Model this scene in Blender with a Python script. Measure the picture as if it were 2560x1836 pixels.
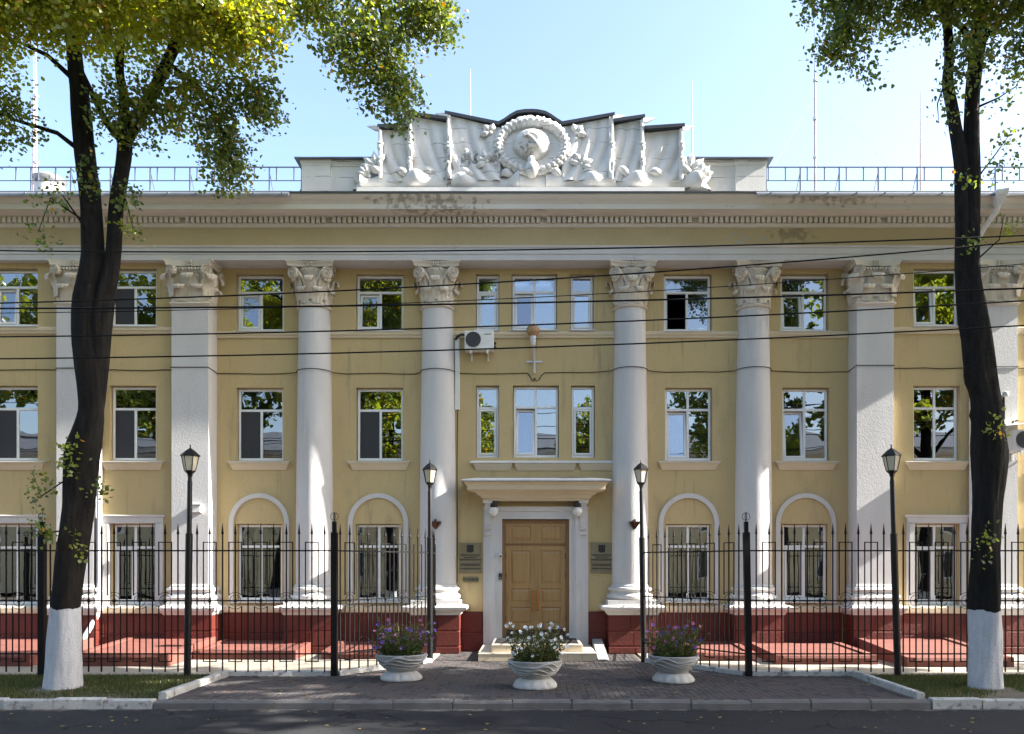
import bpy, bmesh, math, random
import numpy as np
from mathutils import Matrix, Vector
rad = math.radians
random.seed(7)
rng = np.random.default_rng(11)
for o in list(bpy.data.objects):
    bpy.data.objects.remove(o)
S = bpy.context.scene
C = S.collection

# ---------------------------------------------------------------- camera
cd = bpy.data.cameras.new('camera')
cam = bpy.data.objects.new('camera', cd)
C.objects.link(cam)
cam.location = (0, 0, 2.0)
cam.rotation_euler = (rad(90), 0, 0)
cd.sensor_width = 36.0
cd.lens = 28.83
cd.shift_x = -50 / 2560
cd.shift_y = 494 / 2560
cd.clip_end = 2000
S.camera = cam

# ---------------------------------------------------------------- sky, sun, exposure
SUN_EL, SUN_AZ = 33.0, 4.5        # elevation; degrees in front of the facade plane, from the right
w = bpy.data.worlds.new('World')
S.world = w
w.use_nodes = True
nt = w.node_tree
nt.nodes.clear()
sky = nt.nodes.new('ShaderNodeTexSky')
sky.sky_type = 'NISHITA'
sky.sun_disc = False
sky.sun_elevation = rad(SUN_EL)
sky.sun_rotation = rad(90 + SUN_AZ)
sky.altitude = 150
sky.air_density = 1.0
sky.dust_density = 2.7
sky.ozone_density = 1.0
bg = nt.nodes.new('ShaderNodeBackground')
bg.inputs['Strength'].default_value = 0.11
wo = nt.nodes.new('ShaderNodeOutputWorld')
nt.links.new(sky.outputs[0], bg.inputs[0])
nt.links.new(bg.outputs[0], wo.inputs[0])
sl = bpy.data.lights.new('sun', 'SUN')
sl.energy = 5.0
sl.angle = rad(0.53)
sl.color = (1.0, 0.94, 0.85)
sun = bpy.data.objects.new('sun', sl)
C.objects.link(sun)
e, a = rad(SUN_EL), rad(SUN_AZ)
tosun = Vector((math.cos(e) * math.cos(a), -math.cos(e) * math.sin(a), math.sin(e)))
sun.rotation_euler = tosun.to_track_quat('Z', 'Y').to_euler()
sun.location = (30, 0, 30)
S.view_settings.view_transform = 'Standard'
S.view_settings.look = 'None'
S.view_settings.exposure = 2.2
S.view_settings.gamma = 1.0
S.view_settings.use_curve_mapping = False

# ---------------------------------------------------------------- helpers
WM = {}
class MB:
    """collects faces, then becomes one mesh"""
    def __init__(s):
        s.v, s.f = [], []
    def quad(s, a, b, c, d):
        n = len(s.v); s.v += [a, b, c, d]; s.f.append((n, n+1, n+2, n+3)); return s
    def box(s, x0, x1, y0, y1, z0, z1):
        n = len(s.v)
        s.v += [(x0,y0,z0),(x1,y0,z0),(x1,y1,z0),(x0,y1,z0),(x0,y0,z1),(x1,y0,z1),(x1,y1,z1),(x0,y1,z1)]
        s.f += [(n,n+3,n+2,n+1),(n+4,n+5,n+6,n+7),(n,n+1,n+5,n+4),(n+1,n+2,n+6,n+5),(n+2,n+3,n+7,n+6),(n+3,n,n+4,n+7)]
        return s
    def cbox(s, x0, x1, y0, y1, z0, z1, b):
        """box whose front (low y) edges are chamfered by b"""
        n = len(s.v)
        s.v += [(x0,y1,z0),(x1,y1,z0),(x1,y1,z1),(x0,y1,z1),
                (x0,y0+b,z0),(x1,y0+b,z0),(x1,y0+b,z1),(x0,y0+b,z1),
                (x0+b,y0,z0+b),(x1-b,y0,z0+b),(x1-b,y0,z1-b),(x0+b,y0,z1-b)]
        for i in range(4):
            j = (i+1) % 4
            s.f += [(n+i,n+j,n+4+j,n+4+i),(n+4+i,n+4+j,n+8+j,n+8+i)]
        s.f += [(n+8,n+9,n+10,n+11),(n+3,n+2,n+1,n)]
        return s
    def loops(s, rings, cap0=True, cap1=True, closed=True):
        n0 = len(s.v); k = len(rings[0])
        for r in rings: s.v += [tuple(p) for p in r]
        for i in range(len(rings)-1):
            for j in range(k if closed else k-1):
                j2 = (j+1) % k
                s.f.append((n0+i*k+j, n0+i*k+j2, n0+(i+1)*k+j2, n0+(i+1)*k+j))
        if cap0: s.f.append(tuple(n0+j for j in reversed(range(k))))
        if cap1: s.f.append(tuple(n0+(len(rings)-1)*k+j for j in range(k)))
        return s
    def rectmold(s, x0, x1, yf, yb, prof):
        """rectangle rings grown by off at each z: mouldings with mitred returns"""
        return s.loops([[(x0-o,yf-o,z),(x1+o,yf-o,z),(x1+o,yb,z),(x0-o,yb,z)] for o, z in prof])
    def extx(s, prof, x0, x1):
        """(y,z) profile swept along x"""
        return s.loops([[(x0,y,z) for y, z in prof],[(x1,y,z) for y, z in prof]])
    def extz(s, poly, z0, z1):
        return s.loops([[(x,y,z0) for x, y in poly],[(x,y,z1) for x, y in poly]])
    def exty(s, poly, y0, y1):
        return s.loops([[(x,y0,z) for x, z in poly],[(x,y1,z) for x, z in poly]])
    def lathe(s, prof, cx=0, cy=0, seg=24, fn=None):
        rings = []
        for r, z in prof:
            ring = []
            for i in range(seg):
                t = 2*math.pi*i/seg
                rr, zz = (r, z) if fn is None else fn(r, z, t)
                ring.append((cx+rr*math.cos(t), cy+rr*math.sin(t), zz))
            rings.append(ring)
        return s.loops(rings)
    def tube(s, path, r, seg=6, cap=True, up=None):
        P = [Vector(p) for p in path]; n = len(P)
        rr = r if hasattr(r, '__len__') else [r]*n
        rings = []; prev = None
        for i in range(n):
            t = (P[min(i+1,n-1)]-P[max(i-1,0)])
            if t.length < 1e-9: t = Vector((0,0,1))
            t.normalize()
            ref = up if up is not None else (prev if prev is not None else (Vector((0,1,0)) if abs(t.y) < .9 else Vector((1,0,0))))
            u = (ref - t*ref.dot(t))
            if u.length < 1e-6: u = t.orthogonal()
            u.normalize(); v = t.cross(u); prev = u
            rings.append([tuple(P[i]+rr[i]*(math.cos(2*math.pi*(k+.5)/seg)*u+math.sin(2*math.pi*(k+.5)/seg)*v)) for k in range(seg)])
        return s.loops(rings, cap, cap)
    def cyl(s, p0, p1, r, seg=12):
        return s.tube([p0, p1], r, seg)
    def ball(s, c, r, seg=12, sz=None):
        rz = sz or r; m = max(4, seg//2)
        rings = []
        for i in range(m+1):
            t = math.pi*(i+.02)/(m+.04)
            rings.append([(c[0]+r*math.sin(t)*math.cos(2*math.pi*j/seg), c[1]+r*math.sin(t)*math.sin(2*math.pi*j/seg), c[2]-rz*math.cos(t)) for j in range(seg)])
        return s.loops(rings)
    def torus(s, c, R, r, axis='y', seg=24, sub=5, a0=0, a1=2*math.pi, Rz=None):
        full = abs(a1-a0-2*math.pi) < 1e-6
        Rz = Rz or R
        n = seg if full else seg+1
        pts = []
        for i in range(n):
            t = a0+(a1-a0)*i/seg
            if axis == 'y': pts.append((c[0]+R*math.cos(t), c[1], c[2]+Rz*math.sin(t)))
            elif axis == 'z': pts.append((c[0]+R*math.cos(t), c[1]+R*math.sin(t), c[2]))
            else: pts.append((c[0], c[1]+R*math.cos(t), c[2]+Rz*math.sin(t)))
        if full: pts.append(pts[0])
        upv = {'y': Vector((0,1,0)), 'z': Vector((0,0,1)), 'x': Vector((1,0,0))}[axis]
        return s.tube(pts, r, sub, cap=not full, up=upv)
    def grid(s, fn, nu, nv):
        n0 = len(s.v)
        for i in range(nu+1):
            for j in range(nv+1):
                s.v.append(tuple(fn(i/nu, j/nv)))
        for i in range(nu):
            for j in range(nv):
                q = n0+i*(nv+1)+j
                s.f.append((q, q+nv+1, q+nv+2, q+1))
        return s
    def xf(s, M, start=0):
        for i in range(start, len(s.v)):
            s.v[i] = tuple(M @ Vector(s.v[i]))
        return s
    def mesh(s, name, mat, smooth=35):
        me = bpy.data.meshes.new(name)
        me.from_pydata(s.v, [], s.f)
        bm = bmesh.new(); bm.from_mesh(me)
        bmesh.ops.recalc_face_normals(bm, faces=bm.faces)
        bm.to_mesh(me); bm.free()
        if mat: me.materials.append(mat)
        if smooth:
            me.polygons.foreach_set('use_smooth', [True]*len(me.polygons))
            me.set_sharp_from_angle(angle=rad(smooth))
        me.update()
        return me

def put(name, me, parent=None, loc=(0,0,0), rz=0.0, scale=None, rot=None):
    """one object, given in world coordinates whatever its parent"""
    o = bpy.data.objects.new(name, me)
    C.objects.link(o)
    o.location = loc
    o.rotation_euler = rot if rot else (0, 0, rz)
    if scale: o.scale = scale
    WM[o.name] = Matrix.LocRotScale(Vector(loc), o.rotation_euler, Vector(scale) if scale else None)
    if parent is not None:
        o.parent = parent
        o.matrix_parent_inverse = WM[parent.name].inverted()
    return o
def obj(name, mb, mat, parent=None, smooth=35, **k):
    return put(name, mb.mesh(name, mat, smooth), parent, **k)
def tag(o, label=None, cat=None, group=None, kind=None):
    if label: o['label'] = label
    if cat: o['category'] = cat
    if group: o['group'] = group
    if kind: o['kind'] = kind
    return o
def thing(name, loc, label, cat, group=None, rz=0.0):
    o = put(name, None, None, loc, rz)
    o.empty_display_size = .2
    return tag(o, label, cat, group)
def copy_tree(o, loc, rz=0.0, label=None, group=None, sc=1.0):
    c = o.copy(); C.objects.link(c)
    c.scale = (sc, sc, sc)
    c.location = loc; c.rotation_euler = (0, 0, rz)
    WM[c.name] = Matrix.LocRotScale(Vector(loc), c.rotation_euler, None)
    if label: c['label'] = label
    if group: c['group'] = group
    def rec(src, dst):
        for ch in [q for q in src.children]:
            k = ch.copy(); C.objects.link(k); k.parent = dst
            k.matrix_parent_inverse = ch.matrix_parent_inverse.copy()
            rec(ch, k)
    rec(o, c)
    return c

# ---------------------------------------------------------------- materials
def mat(name, col, rough=.7, col2=None, nscale=3.0, stretch=(1,1,1), bump=0.0, bscale=60.0, metal=0.0,
        spec=.5, dirt=None, dscale=1.2, dthr=(.55,.7), dstretch=(1,1,1), coat=0.0, fine=0.0, dirt2=None):
    m = bpy.data.materials.new(name); m.use_nodes = True
    t = m.node_tree; L = t.links
    b = t.nodes['Principled BSDF']
    b.inputs['Roughness'].default_value = rough
    b.inputs['Metallic'].default_value = metal
    b.inputs['Specular IOR Level'].default_value = spec
    b.inputs['Coat Weight'].default_value = coat
    geo = t.nodes.new('ShaderNodeNewGeometry')
    def noise(scale, st=(1,1,1), det=5, rg=.6):
        mp = t.nodes.new('ShaderNodeMapping'); mp.inputs['Scale'].default_value = st
        L.new(geo.outputs['Position'], mp.inputs[0])
        n = t.nodes.new('ShaderNodeTexNoise'); n.inputs['Scale'].default_value = scale
        n.inputs['Detail'].default_value = det; n.inputs['Roughness'].default_value = rg
        L.new(mp.outputs[0], n.inputs['Vector'])
        return n.outputs['Fac']
    def mix(fac, c1, c2):
        x = t.nodes.new('ShaderNodeMix'); x.data_type = 'RGBA'
        L.new(fac, x.inputs[0])
        for i, c in ((6, c1), (7, c2)):
            if isinstance(c, tuple): x.inputs[i].default_value = (*c, 1)
            else: L.new(c, x.inputs[i])
        return x.outputs[2]
    def ramp(fac, lo, hi):
        r = t.nodes.new('ShaderNodeMapRange'); r.inputs[1].default_value = lo; r.inputs[2].default_value = hi
        L.new(fac, r.inputs[0]); return r.outputs[0]
    c = col
    if col2: c = mix(ramp(noise(nscale, stretch), .3, .7), col, col2)
    if fine:
        f = ramp(noise(bscale*.5, (1,1,1), 3), .35, .65)
        c = mix(f, c, tuple(x*(1-fine) for x in col))
    if dirt: c = mix(ramp(noise(dscale, dstretch, 9, .68), *dthr), c, dirt)
    if dirt2:
        dc, ds, dt, dst = dirt2
        c = mix(ramp(noise(ds, dst, 9, .7), *dt), c, dc)
    if isinstance(c, tuple): b.inputs['Base Color'].default_value = (*c, 1)
    else: L.new(c, b.inputs['Base Color'])
    if bump:
        bn = t.nodes.new('ShaderNodeBump'); bn.inputs['Strength'].default_value = bump; bn.inputs['Distance'].default_value = .02
        L.new(noise(bscale, (1,1,1), 6, .65), bn.inputs['Height'])
        L.new(bn.outputs[0], b.inputs['Normal'])
    return m
M = {}
M['stucco'] = mat('yellow stucco', (.56,.435,.225), .9, (.49,.375,.185), .7, (1,1,.6), .35, 45, dirt=(.34,.265,.155), dscale=.9, dthr=(.55,.82), dstretch=(1.5,1,.5), fine=.10, dirt2=((.27,.21,.125), 2.2, (.57,.80), (3.2,1,.25)))
M['frieze'] = mat('frieze stucco', (.52,.41,.235), .9, (.41,.32,.17), .8, (1,1,1), .3, 45, dirt=(.33,.27,.17), dscale=.7, dthr=(.63,.72), fine=.08)
M['white'] = mat('white lime paint', (.60,.59,.585), .85, (.53,.52,.515), 1.2, (1,1,.4), .3, 35, dirt=(.40,.37,.32), dscale=1.6, dthr=(.58,.8), dstretch=(2,2,.35))
M['cream'] = mat('cream plaster', (.66,.56,.40), .85, (.60,.50,.35), 1.5, (1,1,1), .25, 40, dirt=(.42,.35,.25), dscale=1.5, dthr=(.6,.8))
M['capital'] = mat('capital plaster', (.66,.61,.53), .9, (.56,.50,.42), 4.0, (1,1,1), .4, 60, dirt=(.42,.36,.28), dscale=6, dthr=(.58,.8))
M['cornice'] = mat('weathered cornice', (.72,.69,.63), .9, (.65,.61,.54), .8, (.6,1,1), .35, 40, dirt=(.30,.27,.24), dscale=1.1, dthr=(.63,.70), dstretch=(.5,1,2.2), dirt2=((.42,.38,.32), 3.0, (.62,.8), (1,1,3)))
M['relief'] = mat('relief plaster', (.68,.675,.665), .85, (.60,.595,.58), 2.0, (1,1,1), .35, 30, dirt=(.36,.35,.34), dscale=2.3, dthr=(.70,.74), dirt2=((.60,.55,.46), 3.0, (.55,.85), (1,1,1)))
M['red'] = mat('red plinth paint', (.125,.017,.010), .55, (.09,.012,.008), 2.2, (1,1,1), .6, 22, dirt=(.15,.045,.03), dscale=5, dthr=(.68,.8))
M['pink'] = mat('faded red concrete', (.21,.072,.054), .8, (.15,.05,.038), 2.5, (1,1,1), .5, 30, dirt=(.16,.09,.07), dscale=3.5, dthr=(.6,.75))
M['pvc'] = mat('white window plastic', (.78,.79,.80), .35)
M['sill'] = mat('white tin sill', (.70,.71,.73), .5, (.62,.62,.62), 3)
M['iron'] = mat('black iron paint', (.0025,.0025,.003), .5, (.005,.005,.0055), 12, bump=.15, bscale=90, spec=.2)
M['ironsat'] = mat('dark iron lamp', (.005,.005,.006), .45, spec=.35)
M['tin'] = mat('grey roof tin', (.20,.22,.25), .5, (.14,.155,.18), 3, (1,1,1), .1, 20, metal=.5)
M['cap'] = mat('dark coping tin', (.045,.05,.06), .5, (.03,.033,.04), 3, metal=.3)
M['roof'] = mat('roof tin', (.16,.17,.18), .55, (.12,.13,.14), 2, metal=.3)
M['rail'] = mat('blue grey rail paint', (.10,.12,.18), .6)
M['galv'] = mat('galvanised pipe', (.62,.63,.66), .45, (.52,.53,.56), 6, metal=.35)
M['whitepipe'] = mat('painted pipe', (.72,.72,.74), .5, (.6,.6,.62), 8)
M['mast'] = mat('mast paint', (.55,.50,.50), .6, (.45,.25,.22), 2.0, (0,0,1))
M['asphalt'] = mat('asphalt', (.034,.035,.039), .9, (.050,.050,.052), 1.3, (1,1,1), .9, 70, fine=.35, spec=.15, dirt=(.024,.024,.027), dscale=.6, dthr=(.55,.62), dirt2=((.075,.073,.07), 26, (.66,.72), (1,1,1)))
M['concrete'] = mat('apron concrete', (.40,.36,.30), .9, (.30,.27,.22), 2.0, (1,1,1), .6, 35, dirt=(.20,.18,.14), dscale=3, dthr=(.58,.75))
M['soil'] = mat('soil', (.10,.085,.06), 1.0, (.15,.125,.09), 2.0, (1,1,1), .8, 30)
M['kerbgrey'] = mat('grey kerb', (.15,.145,.145), .9, (.105,.10,.10), 3, (1,1,1), .6, 40, dirt=(.10,.10,.10), dscale=4, dthr=(.58,.75))
M['kerbwhite'] = mat('whitewashed kerb', (.50,.50,.49), .9, (.38,.38,.37), 4, (1,1,1), .8, 40, dirt=(.15,.145,.14), dscale=6, dthr=(.52,.64))
M['paver0'] = mat('grey paver', (.095,.088,.09), .9, (.07,.066,.068), 3, (1,1,1), .5, 70, fine=.2, spec=.2)
M['paver1'] = mat('rosy paver', (.112,.088,.085), .9, (.088,.072,.07), 3, (1,1,1), .5, 70, fine=.2, spec=.2)
M['paver2'] = mat('dark paver', (.068,.064,.067), .9, (.052,.05,.052), 3, (1,1,1), .5, 70, fine=.2, spec=.2)
M['tile'] = mat('beige step tile', (.60,.50,.36), .3, (.54,.44,.31), 3)
M['tilelight'] = mat('pale tread tile', (.66,.60,.50), .35, (.58,.52,.43), 3)
M['mat'] = mat('door mat', (.03,.03,.03), .9, bump=.8, bscale=80)
M['brass'] = mat('aged brass', (.27,.235,.15), .40, (.22,.19,.12), 6, metal=.35)
M['letters'] = mat('dark engraving', (.025,.022,.02), .6)
M['black'] = mat('black plastic', (.015,.015,.016), .45)
M['grille'] = mat('grille grey', (.06,.06,.065), .6)
M['acwhite'] = mat('appliance white', (.74,.74,.72), .4, (.66,.66,.64), 4)
M['copper'] = mat('brown lamp shell', (.075,.028,.018), .3, metal=.6)
M['cable'] = mat('cable', (.004,.004,.005), .7, spec=.2)
M['planter'] = mat('painted concrete', (.44,.44,.44), .85, (.34,.34,.345), 5, (1,1,1), .5, 40, dirt=(.22,.20,.18), dscale=5, dthr=(.6,.8))
M['planterfoot'] = mat('white planter foot', (.52,.515,.50), .85, (.42,.415,.40), 5, (1,1,1), .4, 40)
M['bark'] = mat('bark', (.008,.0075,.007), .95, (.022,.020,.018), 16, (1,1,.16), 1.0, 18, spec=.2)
M['limewash'] = mat('limewashed bark', (.56,.57,.60), .95, (.44,.45,.48), 16, (1,1,.25), 1.0, 26, dirt=(.20,.19,.18), dscale=9, dthr=(.66,.75), dstretch=(1,1,.4))
M['stem'] = mat('flower stem', (.05,.085,.025), .8, (.09,.08,.04), 20)
M['fallen'] = mat('fallen leaf', (.30,.22,.07), .8, (.20,.12,.04), 5)
M['shaft'] = mat('white shaft paint', (.60,.595,.60), .88, (.52,.515,.52), 1.5, (1,1,.3), .45, 24, dirt=(.40,.36,.33), dscale=1.3, dthr=(.57,.85), dstretch=(2.5,2.5,.25), dirt2=((.40,.39,.38), 14, (.74,.77), (1,1,1)))
M['wood'] = mat('oak door', (.38,.235,.10), .42, (.30,.18,.07), 9, (3,1,.16), .1, 60, dirt=(.46,.28,.11), dscale=14, dthr=(.5,.8), dstretch=(2,1,.08), coat=.15)
M['wooddark'] = mat('oak frame', (.26,.145,.06), .45, (.20,.11,.045), 9, (3,1,.2))
M['handle'] = mat('varnished handle', (.42,.15,.03), .25)
M['redkick'] = mat('dark kick plate', (.05,.02,.016), .6)
M['globe'] = mat('opal globe', (.72,.72,.68), .25)
M['opal'] = mat('opal lantern pane', (.62,.58,.46), .35, (.55,.50,.38), 4)
M['amber'] = mat('smoked globe', (.35,.22,.11), .2)
M['room'] = mat('room wall', (.20,.19,.17), .9)
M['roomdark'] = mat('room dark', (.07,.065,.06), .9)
M['curtain'] = mat('curtain', (.62,.60,.55), .9, (.5,.48,.44), 6)
M['blind'] = mat('blind', (.66,.66,.62), .8)
M['screen'] = mat('insect screen', (.035,.036,.042), .7)
M['oppwall'] = mat('opposite stucco', (.60,.53,.36), .9, (.52,.46,.30), 1)
M['oppglass'] = mat('opposite glass', (.03,.035,.04), .1)

def add_layer(m, build):
    """mix one more colour over a material: build(t, L, geo) returns (factor socket, colour)"""
    t = m.node_tree; L = t.links; b = t.nodes['Principled BSDF']
    geo = t.nodes.new('ShaderNodeNewGeometry')
    fac, colr = build(t, L, geo)
    x = t.nodes.new('ShaderNodeMix'); x.data_type = 'RGBA'
    src = b.inputs['Base Color']
    if src.is_linked: L.new(src.links[0].from_socket, x.inputs[6])
    else: x.inputs[6].default_value = src.default_value
    x.inputs[7].default_value = (*colr, 1)
    L.new(fac, x.inputs[0]); L.new(x.outputs[2], src)
def mrange(t, L, s, lo, hi, a=0.0, b=1.0):
    r = t.nodes.new('ShaderNodeMapRange'); r.inputs[1].default_value = lo; r.inputs[2].default_value = hi
    r.inputs[3].default_value = a; r.inputs[4].default_value = b
    L.new(s, r.inputs[0]); return r.outputs[0]
def mmath(t, L, op, a, b):
    n = t.nodes.new('ShaderNodeMath'); n.operation = op
    for i, v in enumerate((a, b)):
        if isinstance(v, (int, float)): n.inputs[i].default_value = v
        else: L.new(v, n.inputs[i])
    return n.outputs[0]
def tnoise(t, L, geo, scale, det=5, st=(1,1,1)):
    mp = t.nodes.new('ShaderNodeMapping'); mp.inputs['Scale'].default_value = st
    L.new(geo.outputs['Position'], mp.inputs[0])
    n = t.nodes.new('ShaderNodeTexNoise'); n.inputs['Scale'].default_value = scale; n.inputs['Detail'].default_value = det
    L.new(mp.outputs[0], n.inputs['Vector']); return n
def cracks(t, L, geo):
    n = tnoise(t, L, geo, 1.3, 6)
    mx = t.nodes.new('ShaderNodeVectorMath'); mx.operation = 'MULTIPLY_ADD'
    L.new(n.outputs['Color'], mx.inputs[0]); mx.inputs[1].default_value = (.9,.9,.9); L.new(geo.outputs['Position'], mx.inputs[2])
    v = t.nodes.new('ShaderNodeTexVoronoi'); v.feature = 'DISTANCE_TO_EDGE'; v.inputs['Scale'].default_value = .42
    L.new(mx.outputs[0], v.inputs['Vector'])
    line = mrange(t, L, v.outputs['Distance'], .004, .012, 1, 0)
    gate = mrange(t, L, tnoise(t, L, geo, .5, 2).outputs['Fac'], .48, .55)
    return mmath(t, L, 'MULTIPLY', line, gate), (.012,.012,.013)
def gutterdust(t, L, geo):
    sp = t.nodes.new('ShaderNodeSeparateXYZ'); L.new(geo.outputs['Position'], sp.inputs[0])
    n = tnoise(t, L, geo, 5, 7)
    y = mmath(t, L, 'ADD', sp.outputs['Y'], mmath(t, L, 'MULTIPLY', n.outputs['Fac'], .55))
    return mrange(t, L, y, 12.16, 12.27), (.15,.14,.125)
add_layer(M['asphalt'], cracks); add_layer(M['asphalt'], gutterdust)
def joints(t, L, geo):
    sp = t.nodes.new('ShaderNodeSeparateXYZ'); L.new(geo.outputs['Position'], sp.inputs[0])
    n = tnoise(t, L, geo, 4, 5)
    z = mmath(t, L, 'ADD', sp.outputs['Z'], mmath(t, L, 'MULTIPLY', n.outputs['Fac'], .05))
    f = mmath(t, L, 'PINGPONG', mmath(t, L, 'SUBTRACT', z, 10.72), .165)
    line = mrange(t, L, f, .003, .008, 1, 0)
    gate = mrange(t, L, tnoise(t, L, geo, 2.2, 4).outputs['Fac'], .47, .56)
    return mmath(t, L, 'MULTIPLY', line, gate), (.13,.12,.12)
add_layer(M['relief'], joints)
def stain(cx, cz, rx, rz, scale, thr, colr):
    """one worn patch with a ragged outline, at its place on the facade"""
    def f(t, L, geo):
        sp = t.nodes.new('ShaderNodeSeparateXYZ'); L.new(geo.outputs['Position'], sp.inputs[0])
        dx = mmath(t, L, 'DIVIDE', mmath(t, L, 'SUBTRACT', sp.outputs['X'], cx), rx)
        dz = mmath(t, L, 'DIVIDE', mmath(t, L, 'SUBTRACT', sp.outputs['Z'], cz), rz)
        d = mmath(t, L, 'ADD', mmath(t, L, 'MULTIPLY', dx, dx), mmath(t, L, 'MULTIPLY', dz, dz))
        n = tnoise(t, L, geo, scale*2.2, 12)
        v = mmath(t, L, 'SUBTRACT', n.outputs['Fac'], mmath(t, L, 'MULTIPLY', d, .16))
        return mrange(t, L, v, thr-.02, thr+.09), colr
    return f
add_layer(M['cornice'], stain(-2.35,9.97,1.35,.16,3.2,.43,(.38,.35,.31)))
add_layer(M['cornice'], stain(-2.0,9.84,1.1,.06,4.0,.45,(.36,.31,.26)))
add_layer(M['cornice'], stain(6.6,9.98,1.6,.12,4.0,.46,(.40,.37,.33)))
add_layer(M['frieze'], stain(5.85,9.42,.55,.28,3.0,.44,(.30,.235,.14)))
add_layer(M['frieze'], stain(4.75,9.36,.5,.2,3.0,.47,(.40,.38,.33)))
add_layer(M['relief'], stain(-1.42,10.98,.28,.25,6.0,.44,(.25,.245,.24)))
add_layer(M['relief'], stain(-1.85,10.75,.14,.45,5.0,.44,(.30,.28,.26)))
add_layer(M['relief'], stain(-.85,11.0,.16,.3,7.0,.47,(.32,.29,.26)))
add_layer(M['relief'], stain(-.1,11.2,.35,.2,7.0,.50,(.32,.29,.26)))

def glass_mat():
    m = bpy.data.materials.new('window glass'); m.use_nodes = True
    t = m.node_tree; t.nodes.clear(); L = t.links
    out = t.nodes.new('ShaderNodeOutputMaterial')
    tr = t.nodes.new('ShaderNodeBsdfTransparent'); tr.inputs[0].default_value = (.55,.58,.58,1)
    gl = t.nodes.new('ShaderNodeBsdfGlossy'); gl.inputs['Roughness'].default_value = .0
    gl.inputs[0].default_value = (.92,.95,1,1)
    fr = t.nodes.new('ShaderNodeFresnel'); fr.inputs['IOR'].default_value = 3.1
    geo = t.nodes.new('ShaderNodeNewGeometry')
    n = t.nodes.new('ShaderNodeTexNoise'); n.inputs['Scale'].default_value = 1.7; n.inputs['Detail'].default_value = 1
    L.new(geo.outputs['Position'], n.inputs['Vector'])
    bn = t.nodes.new('ShaderNodeBump'); bn.inputs['Strength'].default_value = .10; bn.inputs['Distance'].default_value = .02
    L.new(n.outputs['Fac'], bn.inputs['Height']); L.new(bn.outputs[0], gl.inputs['Normal'])
    mx = t.nodes.new('ShaderNodeMixShader')
    L.new(fr.outputs[0], mx.inputs[0]); L.new(tr.outputs[0], mx.inputs[1]); L.new(gl.outputs[0], mx.inputs[2])
    L.new(mx.outputs[0], out.inputs[0])
    return m
M['glass'] = glass_mat()

def leaf_mat(name, trans=.5, gloss=.06):
    m = bpy.data.materials.new(name); m.use_nodes = True
    t = m.node_tree; t.nodes.clear(); L = t.links
    out = t.nodes.new('ShaderNodeOutputMaterial')
    at = t.nodes.new('ShaderNodeAttribute'); at.attribute_name = 'Col'
    di = t.nodes.new('ShaderNodeBsdfDiffuse'); L.new(at.outputs['Color'], di.inputs[0])
    br = t.nodes.new('ShaderNodeHueSaturation'); br.inputs['Saturation'].default_value = 1.15; br.inputs['Value'].default_value = 2.1
    br.inputs['Hue'].default_value = .485
    L.new(at.outputs['Color'], br.inputs['Color'])
    tl = t.nodes.new('ShaderNodeBsdfTranslucent'); L.new(br.outputs[0], tl.inputs[0])
    mx = t.nodes.new('ShaderNodeMixShader'); mx.inputs[0].default_value = trans
    L.new(di.outputs[0], mx.inputs[1]); L.new(tl.outputs[0], mx.inputs[2])
    gl = t.nodes.new('ShaderNodeBsdfGlossy'); gl.inputs['Roughness'].default_value = .35
    m2 = t.nodes.new('ShaderNodeMixShader'); m2.inputs[0].default_value = gloss
    L.new(mx.outputs[0], m2.inputs[1]); L.new(gl.outputs[0], m2.inputs[2])
    L.new(m2.outputs[0], out.inputs[0])
    return m
M['leaf'] = leaf_mat('linden leaf', .58)
M['grass'] = leaf_mat('grass blade', .3, .03)
M['plantleaf'] = leaf_mat('flower foliage', .35, .03)
for nm, c in (('petalwhite',(.80,.80,.80)),('petalviolet',(.12,.055,.36)),('petalpink',(.42,.13,.30)),('petalmauve',(.26,.13,.42))):
    M[nm] = mat(nm, c, .7)

# ================================================================ GROUND
YR, YW, YP = 18.95, 18.60, 18.45     # recessed wall, wing wall, pilaster front
def sheet(name, x0, x1, y0, y1, z, m, kind='structure'):
    o = obj(name, MB().quad((x0,y0,z),(x1,y0,z),(x1,y1,z),(x0,y1,z)), m)
    return tag(o, kind=kind)
tag(sheet('ground', -260, 260, -200, 260, -.20, M['soil']), 'bare earth lying under the street and the buildings')
tag(sheet('road', -200, 200, -1.0, 11.995, -.115, M['asphalt']), 'dark asphalt road with sunlit patches in front of the forecourt')
far = obj('pavement', MB().box(-200, 200, -9, -1.0, -.19, 0.0), M['concrete'])
tag(far, 'concrete pavement on the far side of the road', kind='structure')
apron = MB()
apron.extz([(-14,14.84),(-3.5,14.84),(-2.06,16.93),(-2.06,19.4),(-14,19.4)], -.19, .012)
apron.extz([(3.86,14.84),(14,14.84),(14,19.4),(2.36,19.4),(2.36,16.93)], -.19, .012)
tag(obj('pavement', apron, M['concrete'], smooth=0), 'pale concrete apron between the iron fence and the building', kind='structure')
verge = MB().box(-14, -5.56, 12.14, 14.84, -.19, -.012).box(5.86, 14, 12.14, 14.84, -.19, -.012)
tag(obj('ground', verge, M['soil'], smooth=0), 'earth of the grass verges beside the brick forecourt', kind='structure')

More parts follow.
